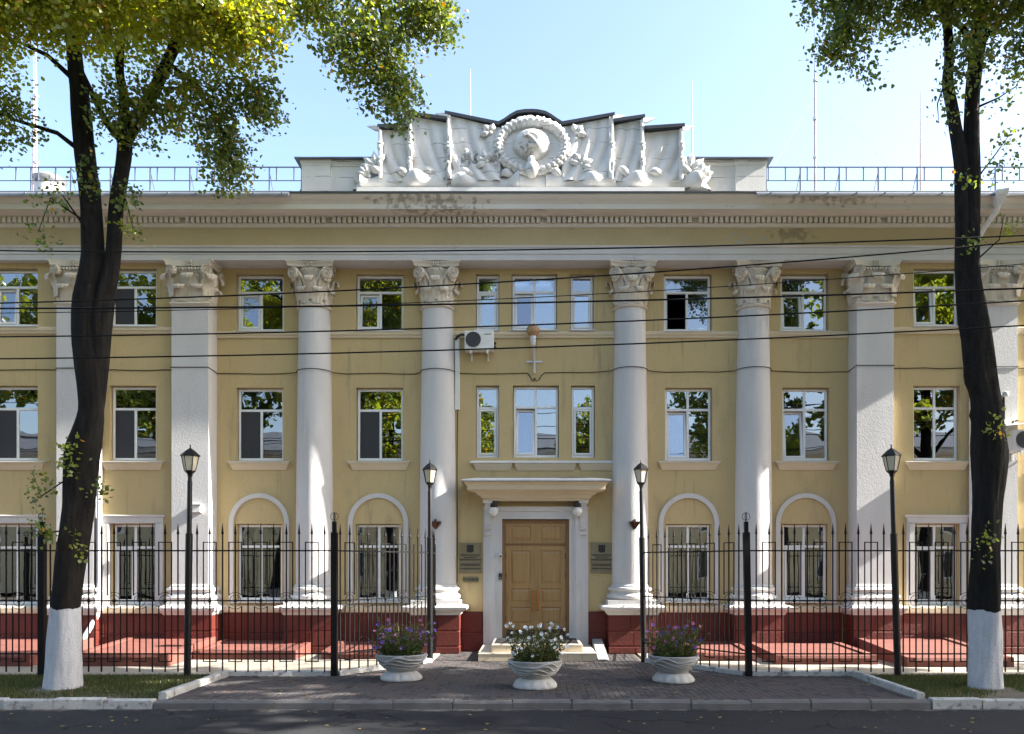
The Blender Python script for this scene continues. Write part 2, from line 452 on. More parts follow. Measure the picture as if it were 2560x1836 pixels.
# ---- forecourt: brick pavers, 0.1 x 0.2, running towards the door
bed = MB().extz([(-5.44,12.18),(5.73,12.18),(5.73,14.75),(3.86,14.75),(2.30,16.87),(2.30,19.2),(-2.05,19.2),(-2.05,16.87),(-3.5,14.75),(-5.44,14.75)], -.19, -.006)
court = tag(obj('forecourt', bed, M['soil'], smooth=0), 'grey and rosy brick paved forecourt in front of the wooden door', kind='structure')
def inside(x, y):
    if y < 14.72: return -5.40 < x < 5.69
    if y < 16.87:
        t = (y-14.75)/2.12
        return -3.5+1.45*t+.06 < x < 3.86-1.56*t-.06
    return -2.03 < x < 2.28 and y < 18.9 and not (-1.08 < x < 1.32 and y > 17.0)
pm = []
for k in range(3):
    b = .006
    mb = MB().loops([[(-.048,-.098,-.03),(.048,-.098,-.03),(.048,.098,-.03),(-.048,.098,-.03)],
                     [(-.048,-.098,-b),(.048,-.098,-b),(.048,.098,-b),(-.048,.098,-b)],
                     [(-.042,-.092,0),(.042,-.092,0),(.042,.092,0),(-.042,.092,0)]], cap0=False)
    pm.append(mb.mesh('paving_brick', M['paver%d'%k], 0))
bricks = []
nx = int(11.2/.1)+2
for i in range(nx):
    x = -5.44+.05+i*.1
    off = .1 if i % 2 else 0
    y = 12.18+.1-off
    while y < 19:
        if inside(x, y) and y > 12.27:
            r = random.random()
            bricks.append((y+abs(x)*.02, x, y, 0 if r < .62 else (1 if r < .86 else 2), random.uniform(-.003,.003), random.uniform(-.012,.012)))
        y += .2
bricks.sort()
rest = [MB() for _ in range(3)]
for n, (_, x, y, k, dz, rz) in enumerate(bricks):
    if n < 290:
        o = put('paving_brick', pm[k], court, (x, y, dz), rz)
    else:
        s0 = len(rest[k].v)
        rest[k].loops([[(-.048,-.098,-.03),(.048,-.098,-.03),(.048,.098,-.03),(-.048,.098,-.03)],
                       [(-.043,-.093,0),(.043,-.093,0),(.043,.093,0),(-.043,.093,0)]], cap0=False)
        rest[k].xf(Matrix.Translation((x,y,dz)) @ Matrix.Rotation(rz,4,'Z'), s0)
for k in range(3):
    tag(obj('paving_bricks', rest[k], M['paver%d'%k], court, smooth=0), kind='stuff')

# ---- kerbs
kg = put('kerb', None, None, (0,12.09,0)); tag(kg, 'low grey kerb of stones along the forecourt and road', kind='structure')
def kstone(w_, h0, h1, d, m, ch=.02):
    mb = MB().loops([[(-w_/2,-d/2,h0),(w_/2,-d/2,h0),(w_/2,d/2,h0),(-w_/2,d/2,h0)],
                     [(-w_/2,-d/2,h1-ch),(w_/2,-d/2,h1-ch),(w_/2,d/2,h1-ch),(-w_/2,d/2,h1-ch)],
                     [(-w_/2+ch*.4,-d/2+ch,h1),(w_/2-ch*.4,-d/2+ch,h1),(w_/2-ch*.4,d/2-ch*.5,h1),(-w_/2+ch*.4,d/2-ch*.5,h1)]])
    return mb.mesh('kerb_stone', m, 0)
ks = kstone(.865, -.2, .006, .17, M['kerbgrey'], .03)
x = -5.1
for i in range(13):
    put('kerb_stone', ks, kg, (x+random.uniform(-.004,.004), 12.085+random.uniform(-.01,.01), random.uniform(-.012,.004)), random.uniform(-.008,.008)); x += .875
kw = put('kerb', None, None, (-9,12.07,0)); tag(kw, 'whitewashed kerb stones along the grass verge beside the road', kind='structure')
k2 = kstone(.71, -.2, .03, .15, M['kerbwhite'], .018)
x = -5.92
for i in range(9):
    put('kerb_stone', k2, kw, (x, 12.07+random.uniform(-.015,.015), random.uniform(-.015,.012)), random.uniform(-.015,.015)); x -= .725
x = 6.22
for i in range(9):
    put('kerb_stone', k2, kw, (x, 12.07+random.uniform(-.015,.015), random.uniform(-.015,.012)), random.uniform(-.015,.015)); x += .725
ke = put('kerb', None, None, (0,14.8,0)); tag(ke, 'white painted kerb edging the forecourt under the iron fence', kind='structure')
def kline(p0, p1, n, wid, h):
    dx, dy = p1[0]-p0[0], p1[1]-p0[1]; Ls = math.hypot(dx,dy); an = math.atan2(dy,dx)
    me = kstone(Ls/n-.008, -.2, h, wid, M['kerbwhite'], .018)
    for i in range(n):
        t = (i+.5)/n
        put('kerb_stone', me, ke, (p0[0]+dx*t, p0[1]+dy*t, random.uniform(-.006,.006)), an+random.uniform(-.004,.004))
kline((-5.50,12.2),(-5.50,14.72),3,.12,.10)
kline((5.79,12.2),(5.79,14.72),3,.12,.10)
kline((-5.55,14.80),(-3.53,14.80),2,.10,.085)
kline((3.88,14.80),(5.85,14.80),2,.10,.085)
kline((-3.50,14.80),(-2.08,16.88),3,.10,.085)
kline((3.84,14.80),(2.32,16.88),3,.10,.085)

# ---- grass
def blades(name, x0, x1, y0, y1, n, bare, z=-.012):
    px = rng.uniform(x0,x1,n); py = rng.uniform(y0,y1,n)
    keep = np.ones(n,bool)
    nz = np.sin(px*2.3+1)*np.cos(py*3.1)+.6*np.sin(px*5.7+py*4.3)
    front = (py-y0)/(y1-y0)
    keep &= rng.random(n) < np.clip(.30+front*1.3+.22*nz, .05, 1)
    for (bx,by,br) in bare: keep &= np.hypot(px-bx,py-by) > br*rng.uniform(.75,1.2,n)
    px, py = px[keep], py[keep]; n = len(px)
    h = rng.uniform(.03,.085,n); a = rng.uniform(0,2*np.pi,n); wd = rng.uniform(.003,.006,n)
    lx, ly = rng.normal(0,.03,n), rng.normal(0,.03,n)
    V = np.zeros((n,3,3))
    V[:,0] = np.stack([px-np.cos(a)*wd,py-np.sin(a)*wd,np.full(n,z)],1)
    V[:,1] = np.stack([px+np.cos(a)*wd,py+np.sin(a)*wd,np.full(n,z)],1)
    V[:,2] = np.stack([px+lx,py+ly,z+h],1)
    c = rng.random((n,1)); base = np.array([[.026,.05,.010]])*(1-c)+np.array([[.065,.08,.02]])*c
    dry = rng.random(n) < .12
    base[dry] = [.15,.12,.06]
    me = bpy.data.meshes.new(name)
    me.vertices.add(n*3); me.vertices.foreach_set('co', V.ravel())
    me.loops.add(n*3); me.loops.foreach_set('vertex_index', np.arange(n*3))
    me.polygons.add(n); me.polygons.foreach_set('loop_start', np.arange(n)*3); me.polygons.foreach_set('loop_total', np.full(n,3))
    me.update(calc_edges=True)
    at = me.color_attributes.new('Col','FLOAT_COLOR','POINT')
    at.data.foreach_set('color', np.repeat(np.concatenate([base,np.ones((n,1))],1),3,0).ravel())
    me.materials.append(M['grass'])
    return put(name, me)
tag(blades('grass', -13.6, -5.6, 12.2, 14.8, 60000, [(-7.65,13.3,.42)]), 'green grass verge round the whitewashed tree left of the forecourt', 'grass', kind='stuff')
tag(blades('grass', 5.9, 13.6, 12.2, 14.8, 60000, [(7.43,13.3,.40),(7.5,12.5,.5)]), 'shaded grass verge round the whitewashed tree right of the forecourt', 'grass', kind='stuff')

# ================================================================ BUILDING
B = thing('office_building', (0.04,18.95,0), 'yellow three storey building with white columns, red plinth and sculpted parapet', 'building')
AX = .045
# ---- openings: (xc, zb, zt, width, plane, kind, left casement state)
W = []
F3, F2, F1 = (7.40, 8.72), (4.40, 6.09), (1.16, 2.94)
def add(xc, fl, wd, pl, kind, st): W.append((xc, fl[0], fl[1], wd, pl, kind, st))
for xc, s3 in ((-6.29,'tilt'),(-3.52,'tilt'),(3.60,'open'),(6.30,'tilt')):
    add(xc, F3, 1.11, YR, 'T', s3)
for xc, s2, k2_ in ((-6.29,'screen','T'),(-3.52,'screen','T'),(3.62,'tilt','X'),(6.33,'tilt','X')):
    add(xc, F2, 1.09, YR, k2_, s2)
for xc, s1 in ((-6.30,'fixed'),(-3.55,'fixed'),(3.62,'fixed'),(6.32,'sash')):
    add(xc, F1, 1.05, YR, 'X', s1)
for xc, wd, k, s in ((-1.03,.54,'N','fixed'),(.055,1.05,'X','tilt'),(1.155,.54,'N','fixed')):
    add(xc, (7.42,8.72), wd, YR, k, s)
for xc, wd, k, s in ((-1.03,.54,'N','fixed'),(.09,1.06,'X','tilt'),(1.18,.55,'N','fixed')):
    add(xc, (4.47,6.14), wd, YR, k, s)
for xc, st in ((-11.74,('tilt','screen','fixed')),(-9.05,('screen','screen','sash')),(9.18,('tilt','fixed','sash')),(12.3,('fixed','fixed','fixed'))):
    add(xc, (7.41,8.72), 1.06, YW, 'T', st[0])
    add(xc, (4.36,6.06), 1.06, YW, 'T' if xc < 0 else 'X', st[1])
    add(xc, (1.08,2.93), 1.02, YW, 'X', st[2])
DX = .085   # door axis
def wall(name, x0, x1, z0, z1, y, holes, m, depth=.30):
    xs = sorted({x0,x1,*[h[0] for h in holes],*[h[1] for h in holes]})
    zs = sorted({z0,z1,*[h[2] for h in holes],*[h[3] for h in holes]})
    mb = MB()
    for i in range(len(xs)-1):
        for j in range(len(zs)-1):
            cx, cz = (xs[i]+xs[i+1])/2, (zs[j]+zs[j+1])/2
            if any(h[0] < cx < h[1] and h[2] < cz < h[3] for h in holes): continue
            mb.quad((xs[i],y,zs[j]),(xs[i+1],y,zs[j]),(xs[i+1],y,zs[j+1]),(xs[i],y,zs[j+1]))
            mb.quad((xs[i],y+depth,zs[j]),(xs[i],y+depth,zs[j+1]),(xs[i+1],y+depth,zs[j+1]),(xs[i+1],y+depth,zs[j]))
    for (a,b_,c,d) in holes:
        mb.quad((a,y,c),(a,y,d),(a,y+depth,d),(a,y+depth,c)); mb.quad((b_,y,c),(b_,y+depth,c),(b_,y+depth,d),(b_,y,d))
        mb.quad((a,y,c),(a,y+depth,c),(b_,y+depth,c),(b_,y,c)); mb.quad((a,y,d),(b_,y,d),(b_,y+depth,d),(a,y+depth,d))
    mb.quad((x0,y,z0),(x0,y+depth,z0),(x0,y+depth,z1),(x0,y,z1)); mb.quad((x1,y,z0),(x1,y,z1),(x1,y+depth,z1),(x1,y+depth,z0))
    me = bpy.data.meshes.new(name); me.from_pydata(mb.v, [], mb.f); me.materials.append(m); me.update()
    return put(name, me, B)
hole = lambda q: (q[0]-q[3]/2, q[0]+q[3]/2, q[1], q[2])
wall('wall', -7.30, 7.33, 0, 8.9, YR, [hole(q) for q in W if q[4] == YR]+[(DX-.78,DX+.78,.0,3.05)], M['stucco'])
wall('wall', -14.5, -7.32, 0, 8.9, YW, [hole(q) for q in W if q[4] == YW and q[0] < 0], M['stucco'])
wall('wall', 7.35, 14.5, 0, 8.9, YW, [hole(q) for q in W if q[4] == YW and q[0] > 0], M['stucco'])
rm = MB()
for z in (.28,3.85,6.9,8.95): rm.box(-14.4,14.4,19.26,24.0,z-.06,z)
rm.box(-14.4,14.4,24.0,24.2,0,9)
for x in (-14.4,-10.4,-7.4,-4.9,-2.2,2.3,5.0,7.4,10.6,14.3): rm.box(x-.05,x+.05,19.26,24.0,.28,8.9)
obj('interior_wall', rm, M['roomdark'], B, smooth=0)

# ---- windows
FR = .055
def window(q, n):
    xc, zb, zt, wd, y, kind, st = q
    x0, x1 = xc-wd/2+.012, xc+wd/2-.012
    zb += .012; zt -= .012
    yf, yb = y+.115, y+.175
    H = zt-zb
    zm = zt-H*(.30 if kind != 'X' or H < 1.5 else .29)
    f = MB()
    def bar(a,b,c,d): f.cbox(a,b,yf,yb,c,d,.008)
    bar(x0,x0+FR,zb,zt); bar(x1-FR,x1,zb,zt); bar(x0+FR,x1-FR,zt-FR,zt); bar(x0+FR,x1-FR,zb,zb+FR*1.1)
    bar(x0+FR,x1-FR,zm-FR/2,zm+FR/2)
    if kind != 'N':
        bar(xc-FR/2,xc+FR/2,zb+FR*1.1,zm-FR/2)
        if kind == 'X': bar(xc-FR/2,xc+FR/2,zm+FR/2,zt-FR)
    wo_ = obj('window', f, M['pvc'], B, smooth=0)
    def pane(a,b,c,d,M_=None,yy=None, rx=0):
        yy = yy or (yf+yb)/2
        mb = MB().box(a,b,yy-.006,yy+.006,c,d)
        if M_ is not None: mb.xf(M_)
        obj('pane', mb, M['glass'], wo_, smooth=0)
    e_ = .004
    if kind == 'X':
        pane(x0+FR-e_,xc-FR/2+e_,zm+FR/2-e_,zt-FR+e_); pane(xc+FR/2-e_,x1-FR+e_,zm+FR/2-e_,zt-FR+e_)
    else:
        pane(x0+FR-e_,x1-FR+e_,zm+FR/2-e_,zt-FR+e_)
    lo, hi = zb+FR*1.1, zm-FR/2
    if kind == 'N':
        mb = MB(); a,b = x0+FR+.003, x1-FR-.003
        for r in ((a,a+.045,lo+.004,hi-.004),(b-.045,b,lo+.004,hi-.004),(a+.045,b-.045,hi-.049,hi-.004),(a+.045,b-.045,lo+.004,lo+.049)): mb.cbox(r[0],r[1],yf-.014,yb,r[2],r[3],.006)
        obj('sash', mb, M['pvc'], wo_, smooth=0)
        pane(a+.041,b-.041,lo+.045,hi-.045)
        return wo_
    pane(xc+FR/2-e_,x1-FR+e_,lo-e_,hi+e_)
    a, b = x0+FR+.004, xc-FR/2-.004
    if st == 'fixed':
        pane(a-.008,b+.008,lo-e_,hi+e_)
    elif st == 'screen':
        pane(a-.008,b+.008,lo-e_,hi+e_, yy=yf+.05)
        obj('insect_screen', MB().box(a,b,yf+.006,yf+.009,lo,hi), M['screen'], wo_, smooth=0)
    else:
        mb = MB(); s_ = .05
        for r in ((a,a+s_,lo+.004,hi-.004),(b-s_,b,lo+.004,hi-.004),(a+s_,b-s_,hi-.004-s_,hi-.004),(a+s_,b-s_,lo+.004,lo+.004+s_)): mb.cbox(r[0],r[1],yf-.012,yb-.005,r[2],r[3],.006)
        if st == 'tilt':
            T = Matrix.Translation((0,yf,lo)) @ Matrix.Rotation(rad(-5.5),4,'X') @ Matrix.Translation((0,-yf,-lo))
        elif st == 'sash':
            T = Matrix.Identity(4)
        else:
            T = Matrix.Translation((a,yf,0)) @ Matrix.Rotation(rad(78),4,'Z') @ Matrix.Translation((-a,-yf,0))
        mb.xf(T)
        obj('sash', mb, M['pvc'], wo_, smooth=0)
        pane(a+s_-.004,b-s_+.004,lo+s_,hi-s_, T)
    return wo_
for n, q in enumerate(W):
    wo_ = window(q, n)
    xc, zb, zt, wd, y, kind, st = q
    if y == YR and abs(zb-4.40) < .01 or (y == YW and zb > 4 and zb < 5):      # moulded sills of the middle storey
        mb = MB().rectmold(xc-.62,xc+.62,y-.02,y+.05,[(.0,zb-.215),(.012,zb-.19),(.05,zb-.09),(.075,zb-.075),(.075,zb-.045)])
        obj('sill', mb, M['cream'], wo_)
        obj('sill_flashing', MB().loops([[(xc-.72,y-.11,zb-.044),(xc+.72,y-.11,zb-.044),(xc+.72,y-.11,zb-.034),(xc-.72,y-.11,zb-.034)],[(xc-.72,y+.11,zb-.02),(xc+.72,y+.11,zb-.02),(xc+.72,y+.11,zb+.006),(xc-.72,y+.11,zb+.006)]]), M['sill'], wo_, smooth=0)
    elif zb > 7.0 or zb < 2:
        pr = .09 if zb > 7 else .12
        obj('sill_flashing', MB().loops([[(xc-wd/2-.03,y-pr,zb-.035),(xc+wd/2+.03,y-pr,zb-.035),(xc+wd/2+.03,y-pr,zb-.02),(xc-wd/2-.03,y-pr,zb-.02)],[(xc-wd/2-.03,y+.11,zb-.012),(xc+wd/2+.03,y+.11,zb-.012),(xc+wd/2+.03,y+.11,zb+.01),(xc-wd/2-.03,y+.11,zb+.01)]]), M['sill'], wo_, smooth=0)
    if zb < 2:    # blinds and curtains on the ground floor
        r2 = random.Random(n)
        mb = MB()
        side = n % 3
        x0 = xc-wd/2+.06
        k = 0
        for i in range(9):
            xx = x0+i*.1
            if side == 0 and i > 5: continue
            if side == 1 and i < 4: continue
            if side == 2 and 2 < i < 6: continue
            zt_ = zt-.1
            an = r2.uniform(.25,.5)
            mb.quad((xx,y+.42,zb+.05),(xx+.085*math.cos(an),y+.42+.085*math.sin(an),zb+.05),(xx+.085*math.cos(an),y+.42+.085*math.sin(an),zt_),(xx,y+.42,zt_))
        obj('blind', mb, M['blind'], wo_, smooth=0)
    elif st != 'open' and n % 2 == 0 and kind != 'N':
        mb = MB()
        def cf(u, v, xc=xc, zb=zb, zt=zt, wd=wd, y=y):
            return (xc-wd/2+.02+u*wd*.32, y+.40+.03*math.sin(u*38), zb+.02+v*(zt-zb-.06))
        mb.grid(cf, 40, 1)
        obj('curtain', mb, M['curtain'], wo_)
# triple window sill of the middle storey: three consoles under one flashing
for xa, xb in ((-1.345,-.46),(-.40,1.02),(1.08,2.0-.03)):
    obj('sill', MB().rectmold(xa+.06,xb-.06,YR-.02,YR+.05,[(0,4.17),(.012,4.19),(.05,4.29),(.06,4.305),(.06,4.335)]), M['cream'], B)
obj('sill_flashing', MB().loops([[(-1.43,YR-.11,4.336),(2.03,YR-.11,4.336),(2.03,YR-.11,4.346),(-1.43,YR-.11,4.346)],[(-1.36,YR+.11,4.44),(1.98,YR+.11,4.44),(1.98,YR+.11,4.46),(-1.36,YR+.11,4.46)]]), M['sill'], B, smooth=0)

# ---- arches and frames round the ground floor windows
def arch(xc, r, z0, zs, thick, y, m, name='arch_trim'):
    pts_o = [(xc-r,z0),(xc-r,zs)]+[(xc-r*math.cos(t),zs+r*math.sin(t)) for t in np.linspace(0,math.pi,29)[1:-1]]+[(xc+r,zs),(xc+r,z0)]
    ri = r-thick
    pts_i = [(xc-ri,z0),(xc-ri,zs)]+[(xc-ri*math.cos(t),zs+ri*math.sin(t)) for t in np.linspace(0,math.pi,29)[1:-1]]+[(xc+ri,zs),(xc+ri,z0)]
    mb = MB()
    rings = [[(o[0],y-.05,o[1]),(i_[0],y-.05,i_[1]),(i_[0],y+.02,i_[1]),(o[0],y+.02,o[1])] for o, i_ in zip(pts_o,pts_i)]
    mb.loops(rings)
    return obj(name, mb, m, B)
for xc in (-6.30,-3.55,3.62,6.32):
    arch(xc, .695, 1.10, 2.95, .105, YR, M['white'])
for q in W:
    if q[4] == YW and q[1] < 2:
        xc = q[0]
        mb = MB()
        y = YW
        for (xa,xb,za,zb_) in ((xc-.69,xc-.51,1.07,2.93),(xc+.51,xc+.69,1.07,2.93)):
            mb.cbox(xa,xb,y-.05,y+.02,za,zb_,.02); mb.box(min(xa,xb)+.045,max(xa,xb)-.03,y-.065,y-.045,za,zb_)
        mb.cbox(xc-.69,xc+.69,y-.05,y+.02,2.932,3.09,.02); mb.rectmold(xc-.71,xc+.71,y-.05,y+.02,[(.0,3.06),(.02,3.075),(.03,3.11),(0,3.125)])
        obj('window_surround', mb, M['white'], B, smooth=0)

# ---- plinth of the wings and of the recess (red blocks), ledge above
def plinth_bay(x0, x1, yf, yb, ztop, ncol, ledge=True):
    base = obj('plinth', MB().box(x0,x1,yf+.012,yb,0,ztop-.004), M['red'], B, smooth=0)
    wd = (x1-x0)/ncol
    zc = [(.0,.42),(.43,ztop-.03)]
    for r, (za,zb_) in enumerate(zc):
        me = MB().cbox(-wd/2+.006,wd/2-.006,-.012,.02,za+.006,zb_-.006,.010).mesh('block', M['red'], 0)
        for i in range(ncol):
            put('block', me, base, (x0+wd*(i+.5), yf+.012, 0))
    if ledge:
        obj('ledge', MB().extx([(yb,ztop),(yf-.02,ztop),(yf-.03,ztop+.02),(yf-.03,ztop+.12),(yf-.015,ztop+.145),(yb-.0,ztop+.185)], x0, x1), M['cream'], B, smooth=0)
plinth_bay(-14.4,-8.28,18.47,18.62,.90,9)
plinth_bay(8.31,14.4,18.47,18.62,.90,9)
for x0, x1 in ((-7.10,-5.60),(-4.47,-2.75),(2.83,4.55),(5.66,7.13)):
    plinth_bay(x0,x1,18.86,18.97,.90,3)
for x0, x1 in ((-1.63,-1.13),(1.30,1.72)):
    plinth_bay(x0,x1,18.90,18.97,.92,1,False)

# ---- pedestals, columns, pilasters
def blocks(parent, x0, x1, yf, yb, joints):
    rows = [(.0,.165),(.175,.51),(.52,.865)]
    for (za,zb_), js in zip(rows, joints):
        ed = [x0]+[x0+(x1-x0)*j for j in js]+[x1]
        for i in range(len(ed)-1):
            g = .007
            obj('block', MB().rectmold(ed[i]+(g if i else .02),ed[i+1]-(g if i < len(ed)-2 else .02),yf+.02,yb,[(-.0,za+.001),(.014,za+.02),(.014,zb_-.02),(.0,zb_)]), M['red'], parent, smooth=0)
def leafshape(mb, px, py, z, ang, h, wd, curl, lean=.05):
    """acanthus leaf: rises along the bell, curls over at the tip"""
    nx_, ny_ = math.cos(ang), math.sin(ang); tx, ty = -ny_, nx_
    def fn(u, v):
        c = (u-.5)*2
        if v < .62:
            k = v/.62; out = .012+lean*k*k; up = h*.86*k
        else:
            ph = (v-.62)/.38*rad(235)
            out = .012+lean+curl*(1-math.cos(ph)); up = h*.86+curl*1.25*math.sin(ph)
        ww = wd/2*(.72+.42*math.sin(min(v,.8)/.8*math.pi*.8))*(1 if v < .75 else 1-(v-.75)*1.6)*(1+.10*math.sin(v*30))
        out += .022*(1-abs(c))**.7+.007*math.cos(c*10)
        s_ = c*ww
        return (px+nx_*out+tx*s_, py+ny_*out+ty*s_, z+up)
    mb.grid(fn, 8, 14)
def volute(mb, px, py, z, ang, r, th):
    nx_, ny_ = math.cos(ang), math.sin(ang)
    s0 = len(mb.v)
    mb.lathe([(r*.9,-th/2),(r,-th*.35),(r*.93,0),(r,th*.35),(r*.9,th/2),(r*.5,th/2-.006)],seg=24)
    sp = []
    for i in range(46):
        t = i/45; an = t*2*math.pi*2.6
        sp.append(((r*.93)*(1-t*.86)*math.cos(an),(r*.93)*(1-t*.86)*math.sin(an),th/2+.004+.012*t))
    mb.tube(sp, [.016-.006*i/45 for i in range(46)], 5, up=Vector((0,0,1)))
    mb.ball((0,0,th/2+.012),.024,8)
    T = Matrix.Translation((px,py,z)) @ Matrix.Rotation(ang+math.pi/2,4,'Z') @ Matrix.Rotation(rad(90),4,'X')
    mb.xf(T, s0)
    # stalk from the bell to the volute
    side = 1 if px > 0 else -1
CAP = None
def column_capital():
    mb = MB()
    mb.lathe([(.375,-.06),(.40,-.045),(.405,-.015),(.385,.0),(.365,.01),(.355,.10),(.355,.35),(.365,.55),(.40,.70),(.445,.76),(.44,.80)],seg=40)
    for i in range(8): leafshape(mb, .355*math.cos(rad(22.5+45*i)), .355*math.sin(rad(22.5+45*i)), .02, rad(22.5+45*i), .34, .27, .045)
    for i in range(8): leafshape(mb, .36*math.cos(rad(45*i)), .36*math.sin(rad(45*i)), .10, rad(45*i), .50 if i % 2 == 0 else .53, .26, .05, .08)
    for sx in (-1,1):
        for sy in (-1,1):
            an = math.atan2(sy*1.0, sx*.55)
            volute(mb, sx*.375, sy*.405, .685, an, .135, .10)
            # helix stem
            mb.tube([(sx*.12,sy*.37,.42),(sx*.17,sy*.41,.56),(sx*.26,sy*.43,.70),(sx*.36,sy*.44,.79)],[.028,.03,.032,.03],6)
            mb.tube([(sx*.09,sy*.36,.42),(sx*.085,sy*.39,.55),(sx*.05,sy*.42,.62),(sx*.02,sy*.42,.60)],[.022,.022,.02,.016],6)
    # egg band
    for i in range(14):
        t = rad(360*i/14); mb.ball((.43*math.cos(t),.43*math.sin(t),.775),.035,8,.03)
    # abacus with concave sides
    def ab(k, z):
        ring = []
        for s in range(4):
            a0 = rad(90*s-90)
            for u in np.linspace(-1,1,9)[:-1]:
                d = (.44+.10*u*u)*k; w_ = .50*u*k
                if abs(u) > .99: w_ = .50*u*k
                ring.append((d*math.cos(a0)-w_*math.sin(a0), d*math.sin(a0)+w_*math.cos(a0), z))
        return ring
    mb.loops([ab(.95,.815),(ab(.97,.835)),ab(.97,.865),ab(1.0,.885),ab(1.04,.90),ab(1.04,.938)])
    for a_ in (-90,0,180):
        t = rad(a_)
        for q_ in (-.05,0,.05):
            for zz in (.84,.88,.91):
                mb.ball((.46*math.cos(t)-q_*math.sin(t),.46*math.sin(t)+q_*math.cos(t),zz),.024,6)
    return mb.mesh('capital', M['capital'], 50)
capme = column_capital()
YC = 18.91
for xc in (AX-5.055,AX-2.215,AX+2.215,AX+5.055):
    prof = []
    for i in range(25):
        t = i/24; z = 1.55+t*(7.86-1.55)
        r = .418-.064*max(0,(t-.22)/.78)**1.25
        prof.append((r,z))
    prof = [(.45,1.49),(.45,1.52),(.432,1.545)]+prof
    col = obj('column', MB().lathe(prof, xc, YC, 48), M['shaft'], B)
    base = [(.44,1.20),(.50,1.205),(.535,1.24),(.54,1.275),(.53,1.31),(.50,1.335),(.475,1.345),(.465,1.375),(.475,1.40),(.50,1.41),(.515,1.44),(.50,1.475),(.46,1.49)]
    b_ = MB().lathe(base, xc, YC, 48); b_.box(xc-.56,xc+.56,YC-.56,YC+.1,1.10,1.20)
    obj('base', b_, M['white'], col)
    ped = obj('pedestal', MB().box(xc-.52,xc+.52,YC-.54,19.0,0,.88), M['red'], B, smooth=0)
    sh = .45 if xc < 0 else .55
    blocks(ped, xc-.545, xc+.545, YC-.56, 18.98, [(sh,),(.52,),(1-sh,)])
    obj('ledge', MB().rectmold(xc-.55,xc+.55,YC-.56,19.0,[(.0,.868),(.02,.885),(.03,.92),(.10,.975),(.16,1.0),(.17,1.05),(.15,1.075),(.02,1.10)]), M['white'], ped)
    put('capital', capme, col, (xc, YC, 7.90))
def pilaster(x0, x1, yb, inner):
    p = obj('pilaster', MB().rectmold(x0,x1,YP,yb,[(.02,1.50),(.02,1.53),(0,1.56),(0,7.84)]), M['shaft'], B, smooth=0)
    obj('base', MB().rectmold(x0,x1,YP,yb,[(.11,1.10),(.11,1.19),(.085,1.20),(.105,1.22),(.115,1.26),(.105,1.30),(.07,1.325),(.05,1.35),(.05,1.385),(.075,1.40),(.085,1.435),(.07,1.475),(.03,1.495)]), M['white'], p, smooth=50)
    ped = obj('pedestal', MB().box(x0-.10,x1+.10,YP-.10,yb,0,.88), M['red'], B, smooth=0)
    blocks(ped, x0-.125, x1+.125, YP-.125, yb, [(.4,),(.55,),(.45,)])
    obj('ledge', MB().rectmold(x0-.12,x1+.12,YP-.12,yb,[(.0,.868),(.02,.885),(.03,.91),(.06,.95),(.09,.97),(.10,1.03),(.08,1.06),(.0,1.10)]), M['white'], ped)
    mb = MB()
    mb.rectmold(x0,x1,YP,yb,[(.0,7.83),(.03,7.85),(.045,7.87),(.03,7.90),(.0,7.92),(.0,8.45),(.03,8.58),(.05,8.64)])
    xm = (x0+x1)/2; hw = (x1-x0)/2
    fr = rad(-90)
    for s in (-.48,.48): leafshape(mb, xm+s*hw, YP, 7.93, fr, .34, .33, .045)
    leafshape(mb, xm, YP, 8.02, fr, .50, .34, .055, .07)
    for s in (-1,1): leafshape(mb, xm+s*hw, YP, 8.02, rad(-90+s*42), .47, .30, .06, .08)
    for s in (-1,1):
        if (s > 0) == (inner > 0) and inner:
            for yy in (YP+.16, YP+.38): leafshape(mb, xm+s*hw, yy, 7.93, rad(0 if s > 0 else 180), .34, .24, .04)
            leafshape(mb, xm+s*hw, YP+.30, 8.02, rad(0 if s > 0 else 180), .48, .24, .06, .09)
            volute(mb, xm+s*(hw+.10), YP+.42, 8.60, rad(0 if s > 0 else 180), .12, .10)
        else:
            leafshape(mb, xm+s*hw, YP+.09, 7.93, rad(0 if s > 0 else 180), .34, .16, .04)
        volute(mb, xm+s*(hw-.03), YP-.06, 8.60, math.atan2(-1,s*.42), .125, .11)
        mb.tube([(xm+s*.16,YP-.02,8.36),(xm+s*.20,YP-.05,8.46),(xm+s*.17,YP-.08,8.52),(xm+s*.11,YP-.07,8.50)],[.02,.022,.02,.016],6)
    mb.rectmold(xm-.30,xm+.30,YP,yb,[(.045,8.565),(.06,8.58),(.06,8.595)])
    for i in range(9): mb.ball((xm-.28+.07*i, YP-.07, 8.635), .034, 8, .04)
    n_ = 12
    def ab(k, z):
        fr_ = [(xm+(hw+.11)*k*u, YP-.02-.11*u*u*k-.02*k, z) for u in np.linspace(-1,1,n_)]
        return fr_+[(xm+(hw+.11)*k, yb, z),(xm-(hw+.11)*k, yb, z)]
    mb.loops([ab(.93,8.70),ab(.95,8.73),ab(.95,8.76),ab(1.0,8.79),ab(1.04,8.80),ab(1.04,8.836)])
    for qx in (-.05,0,.05):
        for zz in (8.72,8.77,8.81): mb.ball((xm+qx, YP-.07, zz), .028, 6)
    obj('capital', mb, M['capital'], p, smooth=50)
pilaster(-8.11,-7.28,18.99,1)
pilaster(7.31,8.14,18.99,-1)
pilaster(-10.70,-9.87,18.66,0)
pilaster(10.10,10.93,18.66,0)

